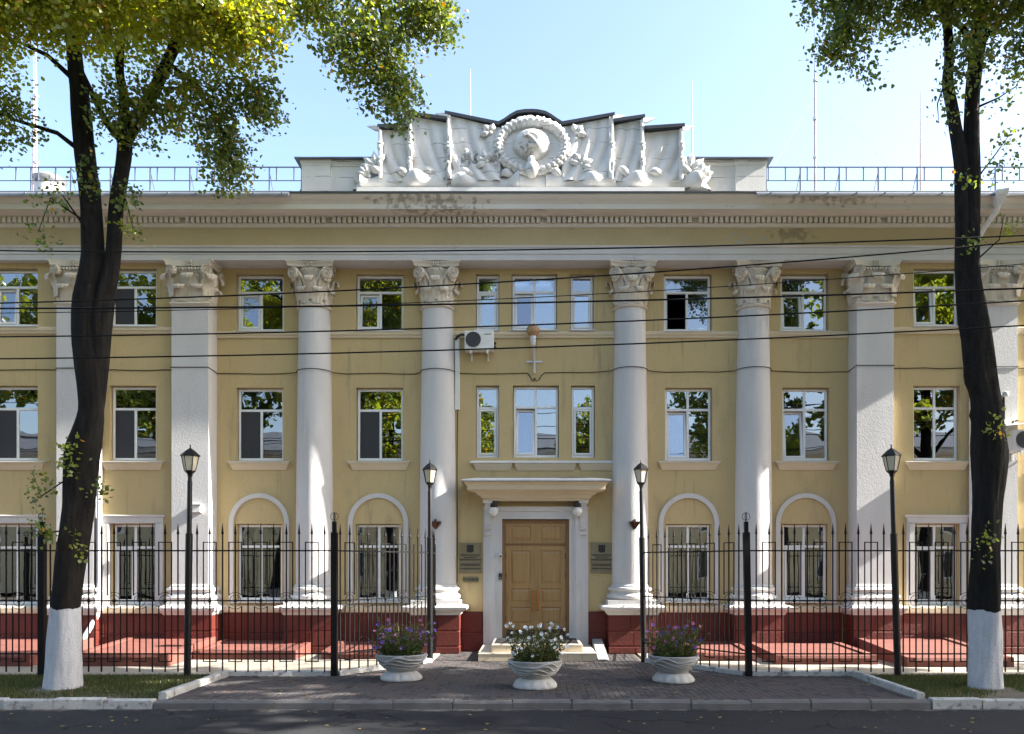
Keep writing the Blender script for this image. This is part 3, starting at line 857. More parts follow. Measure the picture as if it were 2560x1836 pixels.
# string course under the top storey windows
for x0, x1, y in ((-7.27,-5.37,YR),(-4.66,-2.52,YR),(-1.82,1.90,YR),(2.62,4.76,YR),(5.46,7.30,YR),(-9.86,-8.12,YW),(-14.4,-10.71,YW),(8.15,10.09,YW),(10.94,14.4,YW)):
    obj('string_course', MB().extx([(y+.02,7.23),(y-.03,7.23),(y-.04,7.25),(y-.04,7.285),(y-.065,7.30),(y-.07,7.36),(y-.055,7.375),(y+.02,7.385)], x0, x1), M['cream'], B, smooth=0)

# ---- entablature: architrave, frieze, dentils, cornice
XE = 14.4
obj('architrave', MB().extx([(19.4,8.84),(18.42,8.84),(18.42,8.97),(18.40,8.975),(18.40,9.10),(18.37,9.115),(18.36,9.15),(19.4,9.15)], -XE, XE), M['white'], B, smooth=0)
obj('frieze', MB().box(-XE,XE,18.45,19.4,9.15,9.62), M['frieze'], B, smooth=0)
cor = obj('cornice', MB().extx([(19.4,9.57),(18.44,9.57),(18.41,9.585),(18.38,9.625),(18.36,9.64),(18.43,9.645),(18.43,9.772),(18.33,9.782),(18.28,9.815),(18.25,9.83),(18.02,9.83),(18.02,9.81),(18.0,9.81),(18.0,9.925),(17.985,9.935),(17.975,9.955),(17.92,10.0),(17.88,10.05),(17.865,10.06),(17.865,10.09),(19.4,10.12)], -XE, XE), M['cornice'], B, smooth=0)
dm = MB().box(-.038,.038,-.045,.085,0,.122).mesh('dentil', M['cornice'], 0)
nd = 226
for i in range(nd):
    x = -13.2+i*.117
    if random.random() < .025: continue
    put('dentil', dm, cor, (x, 18.352, 9.648))

# ---- roof, eaves, gutter strips
obj('roof', MB().extx([(17.88,10.10),(25.5,12.0),(25.5,11.9),(17.88,10.095)], -XE, XE), M['roof'], B, smooth=0)
obj('body_wall', MB().box(-XE,XE,25.3,25.5,0,11.95).box(-14.5,-14.4,18.7,25.5,0,10.6).box(14.4,14.5,18.7,25.5,0,10.6), M['stucco'], B, smooth=0)
for x0, x1 in ((-XE,-5.28),(4.88,XE)):
    mb = MB().extx([(17.80,10.0),(17.78,10.0),(17.78,10.05),(17.98,10.20),(18.0,10.19),(17.80,10.035)], x0, x1)
    x = x0+.3
    while x < x1:
        mb.box(x-.012,x+.012,17.765,17.98,10.055,10.215 if False else 10.075); x += .62
    obj('gutter', mb, M['tin'], B, smooth=0)
obj('eave_flashing', MB().extx([(17.85,10.092),(17.84,10.085),(17.84,10.125),(18.3,10.20),(18.3,10.18)], -5.28, 4.88), M['cap'], B, smooth=0)
obj('eave_flashing', MB().extx([(17.90,10.11),(17.88,10.11),(17.88,10.145),(18.4,10.27),(18.4,10.24)], -XE, XE), M['roof'], B, smooth=0)

# ================================================================ ATTIC WITH RELIEF
YA = 18.42
att = obj('attic', MB().box(-5.13,5.13+.08,YA,19.1,10.05,11.06), M['relief'], B, smooth=0)
for x0, x1 in ((-5.16,-4.52),(4.56,5.24)):
    obj('attic_pier', MB().rectmold(x0,x1,YA-.05,19.12,[(.0,10.06),(.0,10.94),(.012,10.95),(.012,10.98),(.03,11.0),(.03,11.06)]), M['relief'], att, smooth=0)
for x0, x1 in ((-4.50,-3.55),(3.50,4.55)):
    obj('attic_moulding', MB().extx([(YA+.02,10.93),(YA-.02,10.94),(YA-.02,10.97),(YA-.045,11.0),(YA-.045,11.06),(YA+.02,11.06)], x0, x1), M['relief'], att, smooth=0)
for x0, x1 in ((-5.30,-3.45),(3.45,5.38)):
    obj('coping', MB().loops([[(x0,YA-.16,11.062),(x1,YA-.16,11.062),(x1,19.25,11.062),(x0,19.25,11.062)],[(x0,YA-.16,11.085),(x1,YA-.16,11.085),(x1,19.25,11.085),(x0,19.25,11.085)],[(x0+.1,18.8,11.16),(x1-.1,18.8,11.16),(x1-.1,18.85,11.16),(x0+.1,18.85,11.16)]]), M['tin'], att, smooth=0)
for x0, x1 in ((-5.36,-5.165),(5.25,5.46)):
    s_ = 1 if x0 > 0 else -1
    xi, xo = (x0, x1) if s_ > 0 else (x1, x0)
    obj('side_flashing', MB().loops([[(xi,YA-.02,10.1),(xo,YA-.02,10.1),(xo,19,10.1),(xi,19,10.1)],[(xi,YA,10.45),(xi+.03*s_,YA,10.45),(xi+.03*s_,19,10.45),(xi,19,10.45)],[(xi,YA,11.06),(xi+.02*s_,YA,11.06),(xi+.02*s_,19,11.06),(xi,19,11.06)]]), M['tin'], att, smooth=0)
# silhouette slab behind the flags
RT = [(-3.40,11.66),(-2.71,11.66),(-2.71,11.95),(-1.87,11.83),(-1.87,11.95),(-.74,11.72)]
arcp = [(-.74,11.72),(-.62,11.79),(-.48,11.89),(-.34,11.965),(-.17,11.995),(0,12.0),(.13,11.99),(.30,11.955),(.42,11.89),(.55,11.80),(.67,11.72)]
RR = [(.67,11.72),(1.80,11.92),(1.80,11.78),(2.47,11.88),(2.47,11.62),(3.34,11.68)]
poly = [(-3.42,10.1)]+RT+arcp[1:-1]+RR+[(3.36,10.1)]
slab = MB().exty(poly, YA-.10, YA+.42)
obj('relief_slab', slab, M['relief'], att, smooth=0)
def cope(pts, over=.10):
    mb = MB()
    rings = []
    for i, (x, z) in enumerate(pts):
        rings.append([(x,YA-.10-over-.10,z+.005),(x,YA-.10-over-.10,z+.075),(x,YA+.16,z+.135),(x,YA+.47,z+.06),(x,YA+.47,z+.005)])
    return obj('coping', mb.loops(rings), M['cap'], att, smooth=20)
cope([(-3.42,11.665),(-2.715,11.665)]); cope([(-2.77,11.955),(-1.88,11.835)]); cope([(-1.93,11.965)]+[(-.74,11.725)]+arcp[1:-1]+[(.67,11.725),(1.83,11.93)])
cope([(1.805,11.785),(2.50,11.885)]); cope([(2.475,11.625),(3.38,11.685)])
# banners: cloth folded along the pole side, sweeping away towards the foot
def banner(x0, x1, zt0, zt1, zb, side, nf, ph, d0):
    mb = MB()
    nu, nv = 44, 40
    def fn(u, v):
        xx = x0+(x1-x0)*u
        p = u if side > 0 else 1-u           # 1 at the pole
        z = zb+((zt0+(zt1-zt0)*u)-zb)*v
        q = p*nf+ph+(1-v)**2*1.5
        fold = .5+.5*math.sin(2*math.pi*q)
        fold = fold**.6
        dep = d0+.075*fold*(.5+.5*min(1,(1-v)*2.2))+.05*(1-v)**2
        if p > .93: dep += .07*(1+.35*math.sin(v*20))
        edge = min(u,1-u)*10
        if edge < .25: dep *= .8+edge*.8
        return (xx, YA-.10-dep, z)
    mb.grid(fn, nu, nv)
    mb.loops([[(x0,YA-.09,zb),(x1,YA-.09,zb),(x1,YA-.09,zt1),(x0,YA-.09,zt0)],[fn(0,0),fn(1,0),fn(1,1),fn(0,1)]], cap1=False)
    return obj('banner', mb, M['relief'], att, smooth=60)
banner(-3.39,-2.70,11.655,11.655,10.5,-1,2.4,.1,.02); banner(-2.72,-1.86,11.945,11.825,10.5,-1,2.8,.3,.05); banner(-1.88,-.70,11.945,11.71,10.5,-1,3.6,.5,.09)
banner(.66,1.79,11.715,11.915,10.5,1,3.6,.2,.09); banner(1.80,2.46,11.775,11.875,10.5,1,2.5,.6,.05); banner(2.46,3.34,11.615,11.675,10.5,1,2.7,.0,.02)
# poles with bands and spear tips
def pole(x, zt, s, tip):
    mb = MB().cyl((x,YA-.26,10.55),(x,YA-.25,zt),.045,10)
    for z in (10.98,11.32): mb.ball((x,YA-.26,z),.075,10,.05); mb.ball((x+.01*s,YA-.27,z-.09),.06,10,.08)
    mb.loops([[(x+s*.02,YA-.30,tip-.05),(x+s*.02,YA-.20,tip-.05),(x+s*.02,YA-.20,tip+.03),(x+s*.02,YA-.30,tip+.03)],[(x+s*.12,YA-.28,tip-.04),(x+s*.12,YA-.22,tip-.04),(x+s*.12,YA-.22,tip+.06),(x+s*.12,YA-.28,tip+.06)],[(x+s*.30,YA-.255,tip+.05),(x+s*.30,YA-.245,tip+.05),(x+s*.30,YA-.245,tip+.055),(x+s*.30,YA-.255,tip+.055)]])
    return obj('banner_pole', mb, M['relief'], att)
for x, zt, s, tip in ((-3.36,11.62,-1,11.66),(-2.70,11.9,-1,11.93),(-1.85,11.9,-1,11.94),(1.77,11.87,1,11.90),(2.44,11.84,1,11.84),(3.31,11.64,1,11.66)): pole(x,zt,s,tip)
# medallion: arched field, wreath of ears, globe with sickle and hammer
CZ = 11.27
obj('medallion', MB().exty([(.84*math.cos(t),CZ+.66*math.sin(t)) for t in np.linspace(0,2*math.pi,49)[:-1]], YA-.20, YA-.05), M['relief'], att)
wr = MB()
NS = 72
pts, rs = [], []
rings = []
for i in range(NS+1):
    t = rad(-90)+2*math.pi*i/NS
    c_ = Vector((.745*math.cos(t), YA-.22, CZ+.555*math.sin(t)))
    nrm = Vector((math.cos(t),0,math.sin(t)))
    half = abs(((i/NS)*2-1))
    rr = .115*(1+.10*math.sin(i*2.1))*(0.75+.35*math.sin(min(1,i/NS)*math.pi))
    if (i // 6) % 2: rr *= .9
    rings.append([tuple(c_+nrm*rr*math.cos(p)+Vector((0,-1,0))*rr*1.05*math.sin(p)) for p in np.linspace(0,2*math.pi,15)[:-1]])
wr.loops(rings, False, False)
for i in range(0, NS, 2):
    t = rad(-90)+2*math.pi*i/NS
    for k in (-1,0,1):
        rr = .745+k*.068; r2 = .555+k*.062
        wr.ball((rr*math.cos(t+k*.03), YA-.33+abs(k)*.05, CZ+r2*math.sin(t+k*.03)), .05, 6, .055)
obj('wreath', wr, M['relief'], att, smooth=50)
gl = MB()
def dome(u, v):
    t = u*2*math.pi; p = v*math.pi/2
    return (.0+.425*math.cos(t)*math.cos(p), YA-.19-.30*math.sin(p), CZ+.04+.35*math.sin(t)*math.cos(p))
gl.grid(dome, 40, 10)
obj('globe', gl, M['relief'], att, smooth=60)
def on_dome(x, z, lift):
    q = max(0.0, 1-(x/.425)**2-((z)/.35)**2)
    return (x, YA-.19-.30*math.sqrt(q)-lift, CZ+.04+z)
sk = MB()
rings = []
for i in range(29):
    t = i/28; an = rad(150)-rad(275)*t
    w_ = .012+.055*math.sin(math.pi*t**.8)
    cx, cz = -.01+.20*math.cos(an), .03+.165*math.sin(an)
    dx, dz = math.cos(an), math.sin(an)
    rings.append([on_dome(cx+dx*w_,cz+dz*w_,.0),on_dome(cx+dx*w_*.4,cz+dz*w_*.4,.06),on_dome(cx-dx*w_,cz-dz*w_,.045),on_dome(cx-dx*w_,cz-dz*w_,-.01)])
sk.loops(rings)
sk.tube([on_dome(-.03,-.13,.03),on_dome(-.10,-.19,.03),on_dome(-.16,-.235,.02)],[.03,.035,.03],8)
obj('sickle', sk, M['relief'], att, smooth=40)
hm = MB()
hm.tube([on_dome(-.14,.12,.04),on_dome(-.03,.03,.05),on_dome(.08,-.07,.05),on_dome(.16,-.15,.03)],.030,8)
hm.loops([[on_dome(-.22,.10,l) for l in (0,.08)]+[on_dome(-.15,.04,l) for l in (.08,0)],[on_dome(-.12,.19,l) for l in (0,.08)]+[on_dome(-.06,.12,l) for l in (.08,0)]])
obj('hammer', hm, M['relief'], att, smooth=30)
tie = MB().ball((0,YA-.30,10.74),.16,12,.20); tie.ball((-.02,YA-.34,10.9),.09,10,.13)
obj('wreath_tie', tie, M['relief'], att)
# leaf sprigs
def sprig(cx, cz, angs, L_, y):
    mb = MB()
    for an in angs:
        a_ = rad(an)
        def fn(u, v, a_=a_):
            wd = .075*math.sin(math.pi*min(1,v*.96+.03))*(u-.5)*2
            x = cx+L_*v*math.cos(a_)-wd*math.sin(a_); z = cz+L_*v*math.sin(a_)+wd*math.cos(a_)
            return (x, y-.05-.07*math.sin(math.pi*v)+.05*abs((u-.5)*2), z)
        mb.grid(fn, 4, 8)
    mb.ball((cx,y-.04,cz),.05,8)
    return obj('leaf_sprig', mb, M['relief'], att, smooth=60)
sprig(1.10,10.86,(20,70,120,-25,165),.30,YA-.22); sprig(-1.0,10.92,(160,110,60,205),.30,YA-.22)
sprig(.98,11.55,(50,110,-10),.24,YA-.22); sprig(-.92,11.56,(70,130,190),.24,YA-.22)
sprig(3.50,10.75,(40,80,120,5),.42,YA-.18); sprig(-3.45,10.80,(140,100,170,60),.40,YA-.18)
sprig(3.72,10.62,(15,45,75),.32,YA-.2); sprig(-3.62,10.62,(165,135,105),.30,YA-.2)
# the ribbon heaped along the foot: cloth rolling in and out, lit on its shoulders
def ribbon(x0, x1, ph):
    mb = MB(); n = int((x1-x0)*40)
    rings = []
    for i in range(n+1):
        x = x0+(x1-x0)*i/n
        s1 = math.sin(x*4.6+ph); s2 = math.sin(x*9.3+ph*1.7); s3 = math.sin(x*2.1+ph*.5)
        yy = YA-.24-.085*s1-.045*s2
        tp = 10.66+.045*s3+.035*s2; bt = 10.38+.025*s1
        rings.append([(x,YA-.05,bt-.02),(x,yy+.05,bt-.015),(x,yy-.01,bt+.03),(x,yy-.035,bt*.6+tp*.4),(x,yy-.03,tp-.06),(x,yy,tp-.015),(x,yy+.06,tp),(x,yy+.13,tp-.03),(x,YA-.05,tp-.02)])
    mb.loops(rings)
    return obj('ribbon', mb, M['relief'], att, smooth=60)
ribbon(-3.80,-1.80,.4); ribbon(-1.795,-.28,2.2); ribbon(-.275,.30,4.0); ribbon(.305,1.86,1.1); ribbon(1.865,3.75,3.1)
# cloth rolled over the ribbon
for x, z, L_, tl in ((-3.45,10.75,.34,.1),(-2.85,10.70,.40,-.25),(-2.3,10.73,.36,.3),(-1.45,10.70,.5,-.15),(-.55,10.68,.3,.2),(.55,10.70,.36,-.2),(1.3,10.70,.5,.18),(2.05,10.72,.36,-.3),(2.75,10.70,.42,.25),(3.4,10.76,.34,-.1)):
    pts = [(x+L_*(k/8-.5), YA-.16-.09*math.sin(math.pi*k/8), z+tl*L_*(k/8-.5)+.03*math.sin(math.pi*k/4)) for k in range(9)]
    obj('ribbon_fold', MB().tube(pts, [.025,.05,.07,.085,.085,.075,.06,.045,.02], 10), M['relief'], att, smooth=70)
for s in (-1,1):
    mb = MB().loops([[(s*3.74,YA-.03,10.40),(s*3.74,YA-.24,10.40),(s*3.74,YA-.26,10.66),(s*3.74,YA-.03,10.66)],[(s*4.0,YA-.03,10.36),(s*4.0,YA-.13,10.36),(s*3.88,YA-.13,10.50),(s*3.88,YA-.03,10.50)]])
    mb.loops([[(s*3.74,YA-.03,10.5),(s*3.74,YA-.24,10.5),(s*3.74,YA-.26,10.66),(s*3.74,YA-.03,10.66)],[(s*3.88,YA-.03,10.50),(s*3.88,YA-.13,10.50),(s*4.0,YA-.13,10.66),(s*4.0,YA-.03,10.66)]])
    obj('ribbon_tail', mb, M['relief'], att, smooth=0)
obj('relief_foot', MB().extx([(YA+.02,10.2),(YA-.42,10.2),(YA-.42,10.285),(YA-.36,10.31),(YA+.02,10.36)], -3.85, 3.35), M['relief'], att, smooth=0)

# ================================================================ DOOR, PORTAL, CANOPY
# door
df = MB()
yd = YR+.06
x0, x1 = DX-.775, DX+.775
for r in ((x0,x0+.075,.315,3.04),(x1-.075,x1,.315,3.04),(x0+.075,x1-.075,2.965,3.04),(x0+.075,x1-.075,2.455,2.485)): df.box(r[0],r[1],yd-.03,yd+.12,r[2],r[3])
door = obj('door', df, M['wooddark'], B, smooth=0)
def panel_leaf(a, b, c, d, panels, y, name):
    mb = MB(); st = .105
    zs = sorted({c,d,*[p for q in panels for p in q]})
    mb.box(a,a+st,y,y+.05,c,d); mb.box(b-st,b,y,y+.05,c,d)
    cur = c
    for (p0,p1) in panels:
        mb.box(a+st,b-st,y,y+.05,cur,p0)
        # recessed field with a raised centre
        xi0, xi1 = a+st, b-st
        mb.loops([[(xi0,y,p0),(xi1,y,p0),(xi1,y,p1),(xi0,y,p1)],[(xi0+.018,y+.022,p0+.018),(xi1-.018,y+.022,p0+.018),(xi1-.018,y+.022,p1-.018),(xi0+.018,y+.022,p1-.018)],
                  [(xi0+.03,y+.022,p0+.03),(xi1-.03,y+.022,p0+.03),(xi1-.03,y+.022,p1-.03),(xi0+.03,y+.022,p1-.03)],[(xi0+.07,y+.006,p0+.07),(xi1-.07,y+.006,p0+.07),(xi1-.07,y+.006,p1-.07),(xi0+.07,y+.006,p1-.07)]], cap0=False)
        cur = p1
    mb.box(a+st,b-st,y,y+.05,cur,d)
    return obj(name, mb, M['wood'], door, smooth=0)
pn = [(.62,1.02),(1.12,1.45),(1.55,2.33)]
panel_leaf(x0+.08,DX-.004,.33,2.45,pn,yd,'door_leaf'); panel_leaf(DX+.004,x1-.08,.33,2.45,pn,yd,'door_leaf')
panel_leaf(x0+.08,DX,2.49,2.96,[(2.56,2.90)],yd,'transom_panel'); panel_leaf(DX+.001,x1-.08,2.49,2.96,[(2.56,2.90)],yd,'transom_panel')
for s in (-1,1):
    obj('kick_plate', MB().box(DX+s*.35-.33,DX+s*.35+.33,yd-.008,yd-.001,.335,.50), M['redkick'], door, smooth=0)
    obj('door_handle', MB().tube([(DX+s*.06,yd,1.40),(DX+s*.06,yd-.06,1.38),(DX+s*.06,yd-.065,1.15),(DX+s*.06,yd-.06,.96),(DX+s*.06,yd,.94)],[.012,.017,.024,.017,.012],8), M['handle'], door)
    for z in (.75,1.75,2.2): obj('hinge', MB().cyl((DX+s*.70,yd-.012,z-.06),(DX+s*.70,yd-.012,z+.06),.014,8), M['black'], door)
obj('lock', MB().cyl((DX+.055,yd-.025,1.50),(DX+.055,yd,1.50),.03,12), M['brass'], door)
obj('door_astragal', MB().box(DX-.03,DX+.03,yd-.016,yd-.002,.52,2.44), M['wood'], door, smooth=0)
# portal
po = MB()
xo0, xo1 = DX-1.205, DX+1.21
for s in (-1,1):
    a, b = (xo0, DX-.775) if s < 0 else (DX+.775, xo1)
    po.box(a,b,YR-.08,YR+.12,.02,3.31)
    c = (a+b)/2
    po.box(a+.06,b-.09 if s < 0 else b-.06,YR-.105,YR-.08,.02,3.30) if s < 0 else po.box(a+.09,b-.06,YR-.105,YR-.08,.02,3.30)
    po.box(c-.08,c+.05,YR-.125,YR-.104,.02,3.29)
po.box(DX-.775,DX+.775,YR-.08,YR+.12,3.05,3.31); po.rectmold(xo0+.02,xo1-.02,YR-.10,YR+.1,[(.0,3.22),(.015,3.235),(.015,3.29),(.035,3.31),(.035,3.33),(0,3.335)])
obj('portal', po, M['white'], B, smooth=0)
ca = MB().rectmold(DX-1.20,DX+1.22,YR-.30,YR+.1,[(.0,3.455),(.0,3.50),(.035,3.515),(.06,3.56),(.075,3.585),(.12,3.59),(.155,3.62),(.18,3.655),(.20,3.665),(.34,3.68),(.34,3.765),(.365,3.785),(.39,3.82),(.425,3.85)])
canopy = obj('canopy', ca, M['cream'], B, smooth=20)
obj('canopy_roof', MB().rectmold(DX-1.20,DX+1.22,YR-.30,YR+.05,[(.455,3.852),(.46,3.865),(.44,3.90),(-.02,3.99)]), M['tin'], canopy, smooth=0)
for s in (-1,1):
    xc = DX+s*1.09
    pr = [(YR,2.66),(YR-.13,2.66),(YR-.16,2.69),(YR-.155,2.74),(YR-.12,2.76),(YR-.13,2.80),(YR-.17,2.81),(YR-.175,2.86),(YR-.13,2.88),(YR-.135,2.95),(YR-.16,3.10),(YR-.21,3.24),(YR-.27,3.36),(YR-.30,3.40),(YR-.30,3.45),(YR,3.45)]
    mb = MB().extx(pr, xc-.07, xc+.07); mb.box(xc-.105,xc+.105,YR-.33,YR,3.40,3.453)
    obj('console', mb, M['white'], canopy, smooth=30)
for s in (-1,1):
    g = thing('globe_lamp', (DX+s*.955,YR-.24,3.45), 'white globe lamp under the canopy, %s' % ('above the small plaque side' if s < 0 else 'on the ramp side'), 'lamp', 'globe lamps under the canopy')
    obj('lamp_cap', MB().lathe([(.02,3.453),(.075,3.44),(.085,3.38),(.085,3.33),(.07,3.30)],DX+s*.955,YR-.24,16), M['black'], g)
    obj('globe', MB().ball((DX+s*.955,YR-.24,3.215),.115,20), M['globe'], g)
# little things on the portal
t_ = thing('security_camera', (DX-.80,YR-.13,2.20), 'small white bullet security camera on the door frame', 'camera')
obj('housing', MB().cyl((DX-.83,YR-.10,2.24),(DX-.80,YR-.24,2.19),.038,12), M['acwhite'], t_); obj('lens', MB().cyl((DX-.80,YR-.241,2.19),(DX-.7985,YR-.247,2.188),.024,12), M['black'], t_); obj('bracket', MB().cyl((DX-.82,YR-.06,2.27),(DX-.82,YR-.13,2.235),.02,8), M['acwhite'], t_)
t_ = thing('intercom', (DX-.795,YR-.10,1.69), 'small black intercom panel beside the wooden door', 'intercom')
obj('intercom_box', MB().cbox(DX-.84,DX-.775,YR-.15,YR-.08,1.66,1.80,.01), M['black'], t_, smooth=0); obj('intercom_button', MB().cyl((DX-.807,YR-.15,1.70),(DX-.807,YR-.157,1.70),.012,10), M['acwhite'], t_)

# ---- steps
st = thing('entrance_steps', (.1,16.95,0), 'two tiled beige steps leading up to the wooden door', 'steps')
obj('lower_step', MB().box(-1.105,1.335,16.952,18.9,0,.150), M['concrete'], st, smooth=0)
obj('upper_step', MB().box(-.845,1.055,17.262,19.0,.150,.300), M['concrete'], st, smooth=0)
def tiles(x0, x1, n, fn):
    w_ = (x1-x0)/n
    for i in range(n): fn(x0+w_*i+.003, x0+w_*(i+1)-.003)
tiles(-1.115,1.345,8, lambda a,b: obj('tile', MB().cbox(a,b,16.94,16.955,.003,.142,.003), M['tile'], st, smooth=0))
tiles(-.855,1.065,6, lambda a,b: obj('tile', MB().cbox(a,b,17.25,17.265,.161,.292,.003), M['tile'], st, smooth=0))
tiles(-1.115,1.345,8, lambda a,b: obj('tile', MB().box(a,b,16.932,17.262,.146,.160), M['tilelight'], st, smooth=0))
tiles(-.855,1.065,6, lambda a,b: obj('tile', MB().box(a,b,17.242,17.60,.296,.310), M['tilelight'], st, smooth=0))
tiles(-.855,1.065,6, lambda a,b: obj('tile', MB().box(a,b,17.604,18.86,.296,.310), M['tilelight'], st, smooth=0))
for s, xa in ((-1,-.855),(1,1.065)):
    obj('tile', MB().box(min(xa,xa+s*.012),max(xa,xa+s*.012),17.27,18.85,.163,.292), M['tile'], st, smooth=0)
    obj('tile', MB().box(min(xa+s*.02,xa+s*.27),max(xa+s*.02,xa+s*.27),17.27,18.85,.151,.160), M['tilelight'], st, smooth=0)
ra = MB().loops([[(1.38,17.05,.01),(1.60,17.05,.01),(1.60,18.80,.01),(1.38,18.80,.01)],[(1.38,17.05,.03),(1.60,17.05,.03),(1.60,18.80,.30),(1.38,18.80,.30)]])
tag(obj('ramp', ra, M['kerbwhite'], smooth=0), 'narrow white sloping ramp beside the entrance steps', 'ramp')
dmt = thing('door_mat', (.1,18.2,.31), 'dark ribbed mat lying on the top step', 'mat')
mb = MB()
obj('mat_base', MB().box(-.80,1.0,17.55,18.72,.311,.318), M['mat'], dmt, smooth=0)
for i in range(44):
    xx = -.79+i*.0408
    mb.box(xx,xx+.020,17.555,18.71,.3185,.327)
tag(obj('mat_ribs', mb, M['mat'], dmt, smooth=0), kind='stuff')

# ---- light wells along the foot of the walls
for (x0,x1,yf,zf,yb,zb_) in ((-12.6,-9.8,16.0,.21,18.50,.34),(-9.05,-7.12,16.0,.22,18.50,.35),(-7.08,-4.95,17.15,.17,18.86,.26),(-4.42,-3.15,17.2,.15,18.86,.24),(3.40,4.62,16.9,.16,18.86,.24),(4.85,6.88,16.3,.17,18.40,.24),(7.28,9.35,15.9,.17,18.50,.34)):
    lw = obj('light_well', MB().extx([(yb,.0),(yb,zb_),(yf+.02,zf),(yf+.02,.0)], x0+.02, x1-.02), M['pink'], B, smooth=0)
    sl_ = (zb_-zf)/(yb-yf)
    for xa in (x0, x1-.14):
        obj('coping', MB().extx([(yb-.02,.0),(yb-.02,zb_+.03),(yf,zf+.03),(yf,.0)], xa, xa+.14), M['pink'], lw, smooth=0)
    obj('coping', MB().extx([(yf+.16,zf-.03),(yf+.16,zf+.03+.16*sl_),(yf-.012,zf+.022),(yf-.03,zf-.03)], x0+.142, x1-.142), M['pink'], lw, smooth=0)

# ================================================================ THINGS FIXED TO THE FACADE
def text(body, size, x, y, z, parent, m, ext=.003, bold=0):
    cu = bpy.data.curves.new('lettering','FONT'); cu.body = body; cu.size = size
    cu.align_x = 'CENTER'; cu.align_y = 'CENTER'; cu.extrude = ext; cu.offset = bold; cu.resolution_u = 2
    tmp = bpy.data.objects.new('tmp_text', cu); C.objects.link(tmp)
    dg = bpy.context.evaluated_depsgraph_get()
    me = bpy.data.meshes.new_from_object(tmp.evaluated_get(dg))
    bpy.data.objects.remove(tmp); bpy.data.curves.remove(cu)
    me.materials.clear(); me.materials.append(m); me.name = 'lettering'
    return put('lettering', me, parent, (x,y,z), rot=(rad(90),0,0))
for xc, lb in ((-1.425,'large brass plaque with dark crest and lettering, hung above a small plaque'),(1.61,'large brass plaque with dark crest and lettering, with no small plaque below')):
    zt, zb = 2.505, 1.797
    pq = thing('plaque', (xc,YR,zb), lb, 'plaque', 'brass plaques beside the door')
    obj('plate', MB().cbox(xc-.25,xc+.25,YR-.03,YR,zb,zt,.006), M['brass'], pq, smooth=0)
    ye = YR-.033
    obj('crest', MB().exty([(xc-.078,zt-.05),(xc+.078,zt-.05),(xc+.078,zt-.19),(xc+.065,zt-.215),(xc+.015,zt-.22),(xc,zt-.235),(xc-.015,zt-.22),(xc-.065,zt-.215),(xc-.078,zt-.19)], YR-.036, YR-.029), M['letters'], pq, smooth=0)
    for body, size, dz in (('ФЕДЕРАЛЬНАЯ СЛУЖБА',.036,.285),('БЕЗОПАСНОСТИ',.036,.34),('РОССИЙСКОЙ ФЕДЕРАЦИИ',.036,.395),('УПРАВЛЕНИЕ',.066,.515),('ПО БРЯНСКОЙ ОБЛАСТИ',.037,.60)):
        t_ = text(body, size, xc, ye, zt-dz, pq, M['letters'], bold=.001)
        wtx = t_.dimensions.x if t_.dimensions.x > 0 else 1
pq = thing('plaque', (-1.415,YR,1.588), 'small brown reception plaque under the large brass one', 'plaque')
obj('plate', MB().cbox(-1.59,-1.24,YR-.025,YR,1.588,1.717,.005), M['brass'], pq, smooth=0)
text('ПРИЕМНАЯ', .068, -1.415, YR-.028, 1.652, pq, M['letters'], bold=.0015)

# air conditioner and its duct
def aircon(x, z, y, w_, h, lb):
    t_ = thing('air_conditioner', (x,y,z), lb, 'air conditioner')
    obj('casing', MB().cbox(x-w_/2,x+w_/2,y-.36,y-.08,z,z+h,.02), M['acwhite'], t_, smooth=0)
    fan = obj('fan_grille', MB().cyl((x-w_*.20,y-.362,z+h*.52),(x-w_*.20,y-.372,z+h*.52),h*.40,28), M['grille'], t_)
    mb = MB()
    for k in range(1,6): mb.torus((x-w_*.20,y-.376,z+h*.52), h*.40*k/5, .004, 'y', 24, 4)
    for k in range(8):
        an = math.pi*k/4; mb.cyl((x-w_*.20,y-.378,z+h*.52),(x-w_*.20+h*.40*math.cos(an),y-.378,z+h*.52+h*.40*math.sin(an)),.004,4)
    obj('guard', mb, M['grille'], fan)
    obj('badge', MB().box(x+w_*.18,x+w_*.40,y-.363,y-.358,z+h*.78,z+h*.82), M['grille'], t_, smooth=0)
    for s in (-1,1):
        obj('bracket', MB().box(x+s*w_*.29-.02,x+s*w_*.29+.02,y-.38,y,z-.035,z-.001).box(x+s*w_*.29-.02,x+s*w_*.29+.02,y-.02,y-.001,z-.18,z-.036).box(x+s*w_*.29-.02,x+s*w_*.29+.02,y-.38,y-.35,z-.09,z-.036), M['acwhite'], t_, smooth=0)
    return t_
ac = aircon(-1.20,6.88,YR,.66,.43,'white air conditioner with round grey grille, below the narrow top window')
obj('valve', MB().ball((-.84,YR-.2,6.96),.035,8).ball((-.845,YR-.2,7.06),.03,8).cyl((-.85,YR-.2,6.93),(-.85,YR-.2,7.1),.015,6), M['black'], ac)
obj('hose', MB().tube([(-1.5,YR-.2,7.25),(-1.62,YR-.16,7.27),(-1.72,YR-.1,7.24),(-1.76,YR-.05,7.18)],.03,8), M['black'], ac)
duct = thing('cable_duct', (-1.72,YR,5.57), 'white plastic duct running down the wall beside the column', 'duct')
obj('duct_channel', MB().cbox(-1.775,-1.67,YR-.07,YR,5.57,7.20,.008), M['acwhite'], duct, smooth=0)
obj('duct_cable', MB().tube([(-1.72,YR-.012,5.58),(-1.73,YR-.012,4.2),(-1.72,YR-.012,2.9),(-1.73,YR-.012,1.6)],.008,5), M['cable'], duct)
